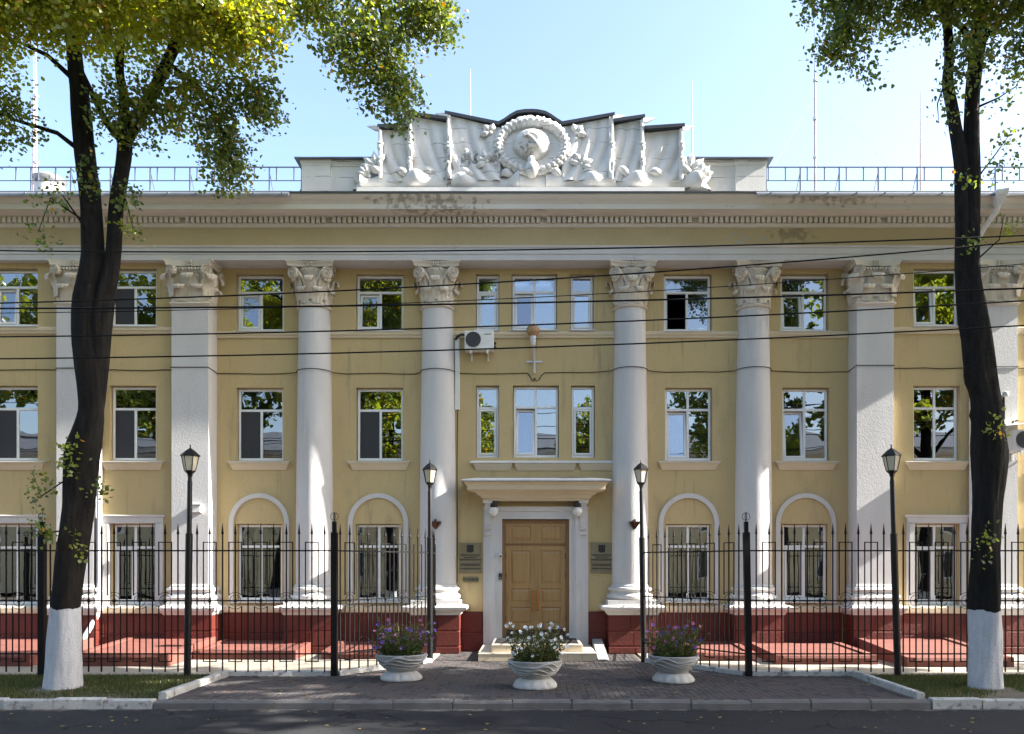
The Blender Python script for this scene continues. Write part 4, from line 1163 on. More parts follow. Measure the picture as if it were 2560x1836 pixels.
# globe lamp on its arm
wl = thing('wall_lamp', (.045,YR,6.45), 'brown globe lamp on an upright pipe fixed between the storeys', 'lamp')
obj('arm', MB().tube([(.055,YR-.04,6.42),(.05,YR-.06,6.75),(.035,YR-.22,7.0),(.03,YR-.25,7.02)],.028,8), M['galv'], wl)
obj('cross_bracket', MB().box(-.13,.24,YR-.03,YR,6.665,6.70), M['galv'], wl, smooth=0)
obj('socket', MB().lathe([(.03,6.98),(.05,7.0),(.075,7.20),(.07,7.22)],.025,YR-.25,14), M['galv'], wl)
obj('globe', MB().ball((.025,YR-.25,7.34),.15,20), M['amber'], wl)
# cable round the facade, following columns and pilasters
pts = [(-14,18.585,6.40)]
def seg_to(x, y, z): pts.append((x,y,z))
zc = 6.41
for x in np.arange(-13.2,-10.8,.5): seg_to(x,YW-.012,zc+random.uniform(-.012,.012))
seg_to(-10.72,YW-.012,zc); seg_to(-10.712,YP-.012,zc+.01); seg_to(-9.86,YP-.012,zc+.01); seg_to(-9.855,YW-.012,zc)
for x in np.arange(-9.5,-8.2,.4): seg_to(x,YW-.012,zc+random.uniform(-.012,.012))
seg_to(-8.125,YW-.012,zc); seg_to(-8.122,YP-.012,zc+.03); seg_to(-7.27,YP-.012,zc+.03); seg_to(-7.268,YR-.012,zc)
for xc in (AX-5.055,AX-2.215):
    lastx = pts[-1][0]
    for x in np.arange(lastx+.3,xc-.5,.4): seg_to(x,YR-.012,zc+random.uniform(-.012,.012))
    for t in np.linspace(180,360,13): seg_to(xc+.405*math.cos(rad(t)),YC+.405*math.sin(rad(t)),zc+.02)
for x in np.arange(-1.6,-.2,.35): seg_to(x,YR-.012,zc+random.uniform(-.01,.01))
for p in ((-.10,zc+.01),(-.04,zc-.07),(-.0,zc-.15),(.04,zc-.175),(.055,zc-.1)): seg_to(p[0],YR-.012,p[1])
wire_l = list(pts)
tag(obj('facade_cable', MB().tube(wire_l,.009,5), M['cable']), 'thin black cable run along the facade up to the globe lamp', 'cable')
pts = [(.06,YR-.012,zc-.1),(.10,YR-.012,zc-.175),(.17,YR-.012,zc-.14),(.22,YR-.012,zc-.04),(.30,YR-.012,zc+.02)]
for x in np.arange(.7,1.7,.35): seg_to(x,YR-.012,zc+.03+random.uniform(-.01,.01))
zc = 6.45
for xc in (AX+2.215,AX+5.055):
    for t in np.linspace(180,360,13): seg_to(xc+.405*math.cos(rad(t)),YC+.405*math.sin(rad(t)),zc+.02)
    for x in np.arange(xc+.8,xc+2.1,.4): seg_to(x,YR-.012,zc+random.uniform(-.012,.012))
seg_to(7.295,YR-.012,zc); seg_to(7.298,YP-.012,zc+.03); seg_to(8.15,YP-.012,zc+.03); seg_to(8.155,YW-.012,zc)
for x in np.arange(8.5,10,.4): seg_to(x,YW-.012,zc+random.uniform(-.012,.012))
seg_to(10.09,YW-.012,zc); seg_to(10.09,YP-.012,zc); seg_to(10.94,YP-.012,zc); seg_to(10.945,YW-.012,zc); seg_to(14,YW-.012,zc)
tag(obj('facade_cable', MB().tube(pts,.009,5), M['cable']), 'thin black cable run from the globe lamp over the far columns', 'cable')
# brown floodlights on the inner columns
for xc, lb in ((AX-2.215,'brown wedge floodlight on the column beside the small plaque'),(AX+2.215,'brown wedge floodlight on the column by the ramp')):
    y0 = YC-.415; dx = 0.0 if xc < 0 else .05
    fl = thing('floodlight', (xc+dx,y0,2.80), lb, 'lamp', 'floodlights on the columns')
    X = xc+dx
    mb = MB().loops([[(X-.125,y0-.02,2.98),(X+.125,y0-.02,2.98),(X+.125,y0+.02,2.98),(X-.125,y0+.02,2.98)],[(X-.125,y0-.14,2.96),(X+.125,y0-.14,2.96),(X+.125,y0+.02,2.93),(X-.125,y0+.02,2.93)],[(X-.02,y0-.05,2.80),(X+.02,y0-.05,2.80),(X+.02,y0+.02,2.80),(X-.02,y0+.02,2.80)]])
    obj('shell', mb, M['copper'], fl, smooth=0)
    obj('fin', MB().loops([[(X-.02,y0-.10,3.02),(X+.02,y0-.10,3.02),(X+.02,y0+.0,3.02),(X-.02,y0+.0,3.02)],[(X-.018,y0-.17,2.94),(X+.018,y0-.17,2.94),(X+.018,y0,2.9),(X-.018,y0,2.9)],[(X-.01,y0-.10,2.86),(X+.01,y0-.10,2.86),(X+.01,y0,2.86),(X-.01,y0,2.86)]]), M['copper'], fl, smooth=0)
# sensor box on the corner pilaster
sb = thing('junction_box', (-7.52,YP,3.18), 'small grey box fixed to the corner pilaster behind the lamp', 'box')
obj('box_body', MB().cbox(-7.62,-7.42,YP-.10,YP,3.17,3.33,.01), M['acwhite'], sb, smooth=0); obj('box_lid', MB().box(-7.64,-7.40,YP-.13,YP,3.332,3.35), M['galv'], sb, smooth=0)
# downpipes
def downpipe(x, lb, s):
    t_ = thing('downpipe', (x,YW-.1,0), lb, 'downpipe')
    y = YW-.10
    r = .055
    obj('pipe', MB().tube([(x,y,9.0),(x,y,6),(x,y,3),(x,y,1.0)],r,12), M['whitepipe'], t_)
    obj('shoe', MB().tube([(x,y,1.01),(x-s*.02,y-.06,.86),(x-s*.18,y-.30,.38),(x-s*.22,y-.36,.26)],r*1.05,12), M['whitepipe'], t_)
    obj('offset_bend', MB().tube([(x,y,8.99),(x,y-.03,9.1),(x+s*.12,y-.35,9.5),(x+s*.22,y-.62,9.74),(x+s*.22,y-.66,9.82)],r,12), M['whitepipe'], t_)
    obj('hopper', MB().loops([[(x+s*.22-.06,y-.72,9.80),(x+s*.22+.06,y-.72,9.80),(x+s*.22+.06,y-.60,9.80),(x+s*.22-.06,y-.60,9.80)],[(x+s*.22-.10,y-.80,10.0),(x+s*.22+.13,y-.80,10.0),(x+s*.22+.13,y-.56,10.0),(x+s*.22-.10,y-.56,10.0)],[(x+s*.22-.10,y-.80,10.1),(x+s*.22+.16,y-.82,10.13),(x+s*.22+.16,y-.56,10.13),(x+s*.22-.10,y-.56,10.1)]]), M['whitepipe'], t_, smooth=0)
    for z in (1.4,3.4,5.6,7.8): obj('clamp', MB().cyl((x,y,z-.02),(x,y,z+.02),r+.01,12), M['galv'], t_)
downpipe(-9.76, 'white rain pipe behind the leaning tree, with kicked out foot', 1)
downpipe(9.92, 'white rain pipe behind the straight dark tree trunk', 1)
# porch shelf and second air conditioner by the right wing pilaster
sh = thing('wall_shelf', (10.75,YP,5.1), 'white sloping sheet shelter above the side air conditioner', 'shelter')
obj('sheet', MB().loops([[(10.15,YP-.45,5.02),(11.6,YP-.45,5.16),(11.6,YP,5.22),(10.15,YP,5.08)],[(10.15,YP-.45,5.035),(11.6,YP-.45,5.175),(11.6,YP,5.235),(10.15,YP,5.095)]]), M['acwhite'], sh, smooth=0)
obj('strut', MB().cyl((10.5,YP-.42,5.04),(10.5,YP,4.85),.012,6).cyl((11.3,YP-.42,5.12),(11.3,YP-.05,4.9),.012,6), M['galv'], sh)
aircon(11.0,4.52,YP,.70,.46,'white air conditioner under the sheet shelter, right of the straight tree')
cv = thing('wall_camera', (10.62,YP,5.7), 'grey camera with black cable on the outer pilaster', 'camera')
obj('dome', MB().ball((10.62,YP-.06,5.82),.07,12).ball((10.5,YP-.06,5.79),.05,10), M['planter'], cv); obj('lead', MB().tube([(10.6,YP-.02,5.78),(10.61,YP-.02,5.5),(10.6,YP-.03,5.26)],.022,8), M['cable'], cv)

# ================================================================ ROOF THINGS
def railing(x0, x1, lb, lean):
    t_ = thing('roof_railing', ((x0+x1)/2,19.5,10.5), lb, 'railing', 'roof railings')
    y = 19.5
    for z, r in ((11.45,.018),(11.13,.013)): obj('rail', MB().tube([(x0,y,z),((x0+x1)/2,y,z),(x1,y,z)],r,6), M['rail'], t_)
    pm_ = MB().box(-.014,.014,-.014,.014,10.45-11.45,0).tube([(0,0,-.1),(lean*.10,.28,-.95)],.010,5).mesh('post', M['rail'], 0)
    bm_ = MB().box(-.012,.012,-.01,.01,-.32,0).mesh('baluster', M['rail'], 0)
    n = int(round((x1-x0)/.90)); d = (x1-x0)/n
    for i in range(n+1): put('post', pm_, t_, (x0+d*i, y, 11.45))
    for i in range(n):
        for k in (.18,.62): put('baluster', bm_, t_, (x0+d*(i+k), y, 11.45))
railing(-13.8,-5.3,'thin blue grey roof railing on the side of the chimney cowl',1); railing(5.45,13.8,'thin blue grey roof railing beside the guyed mast',-1)
def mast(x, y, z0, z1, r, lb, rings=True):
    t_ = thing('antenna_mast', (x,y,z0), lb, 'antenna')
    obj('mast', MB().tube([(x,y,z0),(x,y,z1)],[r,r*.7],8), M['mast'], t_)
    obj('whip', MB().tube([(x,y,z1),(x,y,z1+1.2)],[r*.5,r*.3],6), M['mast'], t_)
    if rings:
        for k in range(4): obj('clamp', MB().cyl((x,y,z0+.6+k*(z1-z0-.8)/3-.03),(x,y,z0+.6+k*(z1-z0-.8)/3+.03),r*1.6,8), M['galv'], t_)
    return t_
tm = mast(7.25,21,10.85,14.6,.035,'tall pale roof mast held by thin guy wires')
obj('guy_wire', MB().tube([(7.25,21,14.0),(5.6,20.6,11.2)],.004,4), M['galv'], tm); obj('guy_wire', MB().tube([(7.25,21,14.0),(8.4,21,13.0),(10.0,21,11.2)],.004,4), M['galv'], tm)
mast(-1.50,20.0,11.0,12.9,.018,'short thin aerial behind the parapet, beside the medallion',False); mast(3.95,20.2,11.0,12.75,.022,'thin aerial behind the parapet near its end pier',False); mast(9.95,21,10.85,12.9,.025,'thin reddish aerial standing on the roof behind the straight tree',False)
mast(-12.7,21,10.85,14.2,.04,'reddish roof mast beside the chimney cowl'); mast(-12.95,21.3,10.9,14.0,.03,'pale roof mast next to the reddish one',False)
cw = thing('chimney_cowl', (-12.4,21,10.8), 'round white chimney with shallow tin cowl on the roof', 'chimney')
obj('stack', MB().lathe([(.36,10.75),(.35,11.66),(.37,11.68),(.33,11.70)],-12.35,21,20), M['relief'], cw)
obj('cowl', MB().lathe([(.40,11.84),(.42,11.85),(.24,11.95),(.03,11.99)],-12.35,21,20), M['galv'], cw)
for k in range(4): obj('cowl_leg', MB().cyl((-12.35+.3*math.cos(k*1.57+.5),21+.3*math.sin(k*1.57+.5),11.66),(-12.35+.3*math.cos(k*1.57+.5),21+.3*math.sin(k*1.57+.5),11.88),.012,6), M['black'], cw)

# ================================================================ FENCE, LAMPS, GATES
PK = .2295
def spear():
    mb = MB().box(-.010,.010,-.010,.010,.07,2.56)
    mb.loops([[(-.013,-.013,2.545),(.013,-.013,2.545),(.013,.013,2.545),(-.013,.013,2.545)],[(-.019,-.019,2.56),(.019,-.019,2.56),(.019,.019,2.56),(-.019,.019,2.56)],[(-.017,-.009,2.585),(.017,-.009,2.585),(.017,.009,2.585),(-.017,.009,2.585)],[(-.002,-.002,2.745),(.002,-.002,2.745),(.002,.002,2.745),(-.002,.002,2.745)]])
    return mb.mesh('picket', M['iron'], 0)
me_picket = spear()
def loopm(hw):
    b = .0085; zc = 1.35; R = math.hypot(hw,.096)
    up = MB(); lo = MB()
    a0 = math.atan2(.096,hw)
    for s in (-1,1):
        up.box(s*hw-b,s*hw+b,-b,b,zc+.096,2.41); lo.box(s*hw-b,s*hw+b,-b,b,.25,zc-.096)
    up.box(-hw+b,hw-b,-b,b,2.41-2*b,2.41); lo.box(-hw+b,hw-b,-b,b,.25,.25+2*b)
    up.torus((0,0,zc),R,.006,'y',10,4,a0,math.pi-a0); lo.torus((0,0,zc),R,.006,'y',10,4,math.pi+a0,2*math.pi-a0)
    return up.mesh('loop', M['iron'], 0), lo.mesh('loop', M['iron'], 0)
me_up, me_lo = loopm(PK/2)
me_ring = MB().torus((0,0,1.35),.103,.0055,'y',24,4).mesh('ring', M['iron'], 60)
me_knob = MB().ball((0,0,1.35),.034,10).mesh('knob', M['iron'], 60)
def fpanel(root, p0, p1, n, pitch, orn=True):
    dx, dy = p1[0]-p0[0], p1[1]-p0[1]; L_ = math.hypot(dx,dy); an = math.atan2(dy,dx); ux, uy = dx/L_, dy/L_
    for z, h in ((2.25,.013),(1.35,.012),(.395,.012)):
        mb = MB().box(-L_/2,L_/2,-.011,.011,-h,h)
        put('rail', mb.mesh('rail', M['iron'], 0), root, ((p0[0]+p1[0])/2,(p0[1]+p1[1])/2,z), an)
    for i in range(n):
        d = L_/2+(i-(n-1)/2)*pitch
        l = (p0[0]+ux*d, p0[1]+uy*d, 0)
        put('picket', me_picket, root, l, an)
        if orn and i % 2:
            l2 = (l[0]+uy*.002, l[1]-ux*.002, 0)
            put('loop', me_up, root, l2, an); put('loop', me_lo, root, l2, an); put('ring', me_ring, root, l, an); put('knob', me_knob, root, l, an)
def fpost(root, x, y, lean=0.0):
    p = put('post', MB().box(-.054,.054,-.054,.054,-.02,2.58).box(-.034,.034,-.034,.034,2.581,2.775).cyl((0,0,2.77),(0,0,2.80),.008,6).mesh('post', M['iron'], 0), root, (x,y,0), rot=(0,lean,0))
    me = MB().torus((0,0,2.865),.07,.0055,'y',24,4).torus((0,0,2.865),.07,.0055,'x',24,4).cyl((0,0,2.795),(0,0,2.935),.006,6).mesh('finial', M['iron'], 60)
    f = put('finial', me, None, (x,y,0), rot=(0,lean,0)); f.parent = p; f.location = (0,0,0); f.rotation_euler = (0,0,0)
YF = 14.75
fl_ = thing('iron_fence', (-7,YF,0), 'black spear topped iron fence on the side of the leaning tree', 'fence', 'iron fences')
for a_, b_ in ((-11.46,-8.83),(-8.83,-6.20),(-6.20,-3.554)): fpanel(fl_, (a_,YF), (b_,YF), 11, PK)
fpanel(fl_, (-14.0,YF), (-11.46,YF), 11, PK)
fpost(fl_, -8.81, YF); fpost(fl_, -3.554, YF); fpost(fl_, -14.0, YF)
fpanel(fl_, (-3.554,YF), (-2.10,16.87), 11, PK)
fr_ = thing('iron_fence', (8,YF,0), 'black spear topped iron fence on the side of the straight tree', 'fence', 'iron fences')
for a_, b_ in ((3.86,6.50),(6.50,9.15),(9.15,11.8)): fpanel(fr_, (a_,YF), (b_,YF), 11, PK)
fpost(fr_, 3.90, YF, -.018); fpost(fr_, 9.15, YF)
fpanel(fr_, (3.86,YF), (2.28,16.87), 11, PK)
def lamp_proto():
    t_ = thing('lamp_post', (0,0,0), 'x', 'lamp post', 'lantern lamp posts along the fence')
    obj('post', MB().lathe([(.062,-.02),(.062,2.55),(.045,2.57),(.044,2.60),(.042,3.50),(.036,3.52),(.034,3.60)],0,0,14), M['ironsat'], t_)
    def hexr(r, z): return [(r*math.cos(rad(60*i+12)), r*math.sin(rad(60*i+12)), z) for i in range(6)]
    ln = obj('lantern', MB().loops([hexr(.04,3.58),hexr(.05,3.63),hexr(.095,3.675),hexr(.095,3.69)]), M['ironsat'], t_, smooth=0)
    obj('lantern_roof', MB().loops([hexr(.150,3.945),hexr(.175,3.95),hexr(.175,3.962),hexr(.085,4.045),hexr(.02,4.09)]), M['ironsat'], ln, smooth=0)
    mb = MB()
    for i in range(6):
        p = hexr(.095,3.69)[i]; q = hexr(.150,3.945)[i]
        mb.cyl(p,q,.0075,5)
    obj('lantern_bar', mb, M['ironsat'], ln)
    for i in range(6):
        b0, b1 = hexr(.090,3.692)[i], hexr(.090,3.692)[(i+1)%6]; t0, t1 = hexr(.143,3.943)[i], hexr(.143,3.943)[(i+1)%6]
        obj('pane', MB().quad(b0,b1,t1,t0), M['opal'], ln, smooth=0)
    obj('finial', MB().lathe([(.012,4.085),(.016,4.10),(.008,4.115),(.016,4.135),(.002,4.165)],0,0,8), M['ironsat'], ln)
    return t_
lp = lamp_proto()
lp.location = (-6.20,YF,0); lp.rotation_euler = (0,rad(.75),0); lp['label'] = 'black lantern lamp post in the fence in front of the boxed corner pilaster'
l2 = copy_tree(lp, (6.58,YF,0), 0, 'black lantern lamp post in the fence nearest the straight tree'); l2.rotation_euler = (0,rad(-2.0),.3)
l3 = copy_tree(lp, (-2.10,16.87,0), .5, 'black lantern lamp post at the gate beside the purple and pink flowers')
l4 = copy_tree(lp, (2.30,16.87,0), .2, 'black lantern lamp post at the gate on the side of the ramp'); l4.rotation_euler = (0,rad(-.9),.2)
for (x, y0, x1, y1, lb) in ((-2.115,16.93,-2.16,18.25,'open iron gate leaf folded back behind the purple and pink flowers'),(2.31,16.93,2.46,18.25,'open iron gate leaf folded back on the side of the ramp')):
    gt = thing('gate', (x,(y0+y1)/2,0), lb, 'gate', 'open gate leaves')
    fpanel(gt, (x,y0+.06), (x1,y1), 6, .2)
    obj('gate_frame', MB().box(x-.015,x+.015,y0+.03,y0+.06,.06,2.45).box(x1-.015,x1+.015,y1,y1+.03,.06,2.45), M['iron'], gt, smooth=0)
    obj('gate_lock', MB().box(x1-.03,x1+.03,y1-.02,y1+.05,1.0,1.15), M['iron'], gt, smooth=0)

# ================================================================ PLANTERS AND FLOWERS
def planter_mesh():
    def wav(r, z, t):
        k = max(0, min(1, (z-.19)/.24)); k = math.sin(math.pi*k)**.7
        a = math.sin(3*t+2.2*math.sin(2*t)+z*16); b2 = math.sin(5*t-z*26+1)
        return r+k*(.010*a+.006*b2), z
    prof = [(.10,.155),(.235,.16),(.25,.175),(.27,.20),(.315,.245),(.36,.295),(.392,.345),(.415,.395),(.425,.42),(.436,.432),(.436,.450),(.41,.458),(.395,.448),(.38,.40),(.36,.38)]
    bowl = MB().lathe(prof, seg=72, fn=wav).mesh('bowl', M['planter'], 60)
    def petal(r, z, t):
        k = math.sin(math.pi*min(1,max(0,z/.15)))
        return r+.045*k*(abs(math.sin(7*t))**.5-.6), z
    foot = MB().lathe([(.33,0),(.352,.012),(.35,.045),(.325,.085),(.29,.125),(.262,.15),(.24,.16)], seg=64, fn=petal).mesh('foot', M['planterfoot'], 60)
    soil = MB().lathe([(.385,.40),(.38,.41),(.2,.425),(.02,.43)], seg=24).mesh('soil', M['soil'], 60)
    sw = MB()
    def rad_at(z):
        for (r0,z0),(r1,z1) in zip(prof[1:10],prof[2:11]):
            if z0 <= z <= z1: return r0+(r1-r0)*(z-z0)/(z1-z0)
        return .42
    for z0, am, f, ph in ((.385,.030,4,0),(.335,.034,4,.7),(.285,.028,4,1.5),(.24,.018,4,2.3)):
        pts = []
        for k in range(97):
            t = 2*math.pi*k/96
            z = z0+am*math.sin(f*t+ph)+.4*am*math.sin(7*t+ph*2)
            r = rad_at(z)+.012
            pts.append((r*math.cos(t),r*math.sin(t),z))
        sw.tube(pts, [.010+.008*(.5+.5*math.sin(f*2*math.pi*k/96*1.0+ph+1)) for k in range(97)], 7, cap=False)
    swag = sw.mesh('swag', M['planter'], 60)
    return bowl, foot, soil, swag
bowl_me, foot_me, soil_me, swag_me = planter_mesh()
def blossom(m):
    mb = MB(); n = 10
    r0 = [(.004*math.cos(2*math.pi*i/n),.004*math.sin(2*math.pi*i/n),-.03) for i in range(n)]
    r1 = [(.010*math.cos(2*math.pi*i/n),.010*math.sin(2*math.pi*i/n),-.006) for i in range(n)]
    r2 = [((.027 if i % 2 else .032)*math.cos(2*math.pi*i/n),(.027 if i % 2 else .032)*math.sin(2*math.pi*i/n),.003 if i % 2 else -.001) for i in range(n)]
    mb.loops([r0,r1,r2], True, False)
    return mb.mesh('blossom', m, 0)
bl = {k: blossom(M[k]) for k in ('petalwhite','petalviolet','petalpink','petalmauve')}
def leafcloud(pos, nrm, size, cols, name, m):
    """many small leaves as one mesh; pos (n,3), nrm (n,3), size (n,), cols (n,3)"""
    n = len(pos)
    nrm = nrm/np.linalg.norm(nrm,axis=1,keepdims=True)
    rv = rng.normal(0,1,(n,3)); u = np.cross(nrm,rv); u /= np.linalg.norm(u,axis=1,keepdims=True)
    v = np.cross(nrm,u)
    sh = np.array([(0,0,0),(.42,.18,.10),(.46,.55,.10),(0,1.0,-.08),(-.46,.55,.10),(-.42,.18,.10)])
    V = pos[:,None,:]+size[:,None,None]*(sh[None,:,0,None]*u[:,None,:]+(sh[None,:,1,None]-.3)*v[:,None,:]+sh[None,:,2,None]*nrm[:,None,:])
    me = bpy.data.meshes.new(name)
    me.vertices.add(n*6); me.vertices.foreach_set('co', V.ravel())
    idx = (np.arange(n)[:,None]*6+np.array([0,1,2,3,0,3,4,5])[None,:]).ravel()
    me.loops.add(n*8); me.loops.foreach_set('vertex_index', idx)
    me.polygons.add(n*2); me.polygons.foreach_set('loop_start', np.arange(n*2)*4); me.polygons.foreach_set('loop_total', np.full(n*2,4))
    me.update(calc_edges=True)
    at = me.color_attributes.new('Col','FLOAT_COLOR','POINT')
    at.data.foreach_set('color', np.repeat(np.concatenate([cols,np.ones((n,1))],1),6,0).ravel())
    me.materials.append(m)
    return me
def flowers(x, y, seed, kinds, spread, nst, nbl, lb, plabel, hmin, hmax, bias):
    r = random.Random(seed)
    pl = thing('planter', (x,y,0), plabel, 'planter', 'stone bowl planters on the forecourt')
    bw = put('bowl', bowl_me, pl, (x,y,0), r.uniform(0,6)); put('swag', swag_me, bw, (x,y,0), r.uniform(0,6)); put('foot', foot_me, pl, (x,y,0), r.uniform(0,6)); put('soil', soil_me, pl, (x,y,0))
    fp = thing('flower_plant', (x,y,.42), lb, 'flowers', 'flowers in the planters')
    stm = MB(); P = []; N = []; Sz = []; K = []; tips = []
    for i in range(nst):
        an = r.uniform(0,2*math.pi); q = .34*math.sqrt(r.random())
        b0 = Vector((x+q*math.cos(an), y+q*math.sin(an), .41))
        h = r.uniform(hmin,hmax); out = spread*(.3+q*2.2)*r.uniform(.4,1.3)
        tip = b0+Vector((math.cos(an)*out+bias*h, math.sin(an)*out, h*r.uniform(.75,1)))
        mid = (b0+tip)/2+Vector((r.uniform(-.04,.04),r.uniform(-.04,.04),h*.12))
        path = [b0,(b0*.5+mid*.5)+Vector((0,0,h*.05)),mid,(mid+tip)/2+Vector((0,0,h*.04)),tip]
        stm.tube(path,[.004,.0035,.003,.0025,.002],3)
        tips.append((tip,(tip-mid).normalized()))
        for j in range(int(16+h*40)):
            t = r.random()**1.3
            k = min(3,int(t*4)); f = t*4-k
            p = path[k]*(1-f)+path[k+1]*f
            P.append(p+Vector((r.gauss(0,.018),r.gauss(0,.018),r.gauss(0,.012)))); N.append((r.gauss(0,1),r.gauss(0,1),r.gauss(.6,.8))); Sz.append(r.uniform(.018,.042)*(1.25-.6*t))
            c = r.random(); g = (.035+.05*c,.065+.045*c,.018+.01*c)
            if r.random() < .15: g = (.14,.11,.045)
            K.append(g)
    obj('stems', stm, M['stem'], fp, smooth=0)
    tag(put('foliage', leafcloud(np.array(P),np.array(N),np.array(Sz),np.array(K),'foliage',M['plantleaf']), fp), kind='stuff')
    r.shuffle(tips)
    for i in range(nbl):
        tip, d = tips[i % len(tips)]
        p = tip if i < len(tips) else tip-d*r.uniform(.06,.22)+Vector((r.uniform(-.06,.06),r.uniform(-.06,.06),r.uniform(-.03,.03)))
        q = (Vector((r.gauss(0,.5),-1+r.gauss(0,.4),.5+r.gauss(0,.4)))).normalized().to_track_quat('Z','Y').to_euler()
        s_ = r.uniform(.75,1.2)
        put('blossom', bl[r.choices([k for k,_ in kinds],[w_ for _,w_ in kinds])[0]], fp, tuple(p), rot=q, scale=(s_,s_,s_))
flowers(.05,13.36,3,[('petalwhite',12),('petalmauve',1),('petalviolet',1)],.20,120,64,'white petunias with a few violet ones in the middle planter','grey swag moulded bowl planter before the steps, holding the white flowers',.18,.72,.10)
flowers(-2.27,14.25,5,[('petalviolet',5),('petalpink',4),('petalmauve',2),('petalwhite',.3)],.30,130,70,'purple and pink petunias spilling over the planter by the gate lamp','grey swag moulded bowl planter holding the purple and pink flowers',.18,.68,.0)
flowers(2.42,14.05,9,[('petalviolet',4),('petalmauve',3),('petalpink',2)],.22,100,42,'thin violet petunias in the planter on the ramp side','grey swag moulded bowl planter holding the thin violet flowers',.15,.68,.0)

# ================================================================ OVERHEAD WIRES
WY = 12.4
for zs, r, lb in (((6.743,6.743,6.80,6.978),.0118,'topmost black overhead wire, crossing the white architrave'),((5.95,6.162,6.458,6.888),.0118,'steepest black overhead wire, climbing over the capitals'),((5.868,5.926,6.004,6.18),.0142,'thickest black overhead wire, crossing the tops of the shafts'),((5.799,5.935,6.168,6.549),.007,'thinnest overhead wire, crossing the thickest one'),((5.442,5.545,5.72,5.99),.0118,'black overhead wire crossing the sills of the top windows'),((5.109,5.212,5.369,5.617),.0118,'lowest black overhead wire, passing the air conditioner')):
    xs = (-8.05,-2.60,2.48,7.44)
    co = np.polyfit(xs, zs, 2)
    tag(obj('overhead_wire', MB().tube([(x,WY,float(np.polyval(co,x))) for x in np.linspace(-30,30,41)], r, 5), M['cable']), lb, 'wire', 'overhead wires')

# ================================================================ TREES
def bumpy(path, radii, seg, seed, amp=.10):
    """trunk: smooth path, lumpy skin"""
    r = random.Random(seed)
    P = [Vector(p) for p in path]
    pts, rr = [], []
    for i in range(len(P)-1):
        n = max(2,int((P[i+1]-P[i]).length/.12))
        p0 = P[max(0,i-1)]; p3 = P[min(len(P)-1,i+2)]
        for k in range(n):
            t = k/n; t2, t3 = t*t, t*t*t
            pts.append(.5*((2*P[i])+(-p0+P[i+1])*t+(2*p0-5*P[i]+4*P[i+1]-p3)*t2+(-p0+3*P[i]-3*P[i+1]+p3)*t3))
            rr.append(radii[i]*(1-t)+radii[i+1]*t)
    pts.append(P[-1]); rr.append(radii[-1])
    f1, f2, f3 = r.uniform(2,3), r.uniform(0,6), r.uniform(0,6)
    knots = [(r.choice(pts).z, r.uniform(0,6.28), r.uniform(.10,.26), r.uniform(.07,.16)) for _ in range(9)]
    rings = []
    for p, ra in zip(pts, rr):
        ring = []
        for k in range(seg):
            t = 2*math.pi*k/seg
            d = 1+amp*(math.sin(3*t+p.z*1.1+f2)*.5+math.sin(5*t-p.z*2.3+f3)*.35+math.sin(2*t+p.z*f1)*.45+math.sin(11*t+p.z*3.1)*.18+math.sin(17*t+1.5*math.sin(p.z*4))*.22)
            for kz, kt, ka, kw in knots:
                dt = (t-kt+math.pi) % (2*math.pi)-math.pi
                if p.z > 1.5: d += ka*math.exp(-((p.z-kz)/kw)**2-(dt/.45)**2)
            ring.append((p.x+ra*.94*d*math.cos(t), p.y+ra*.94*d*math.sin(t), p.z))
        rings.append(ring)
    return rings
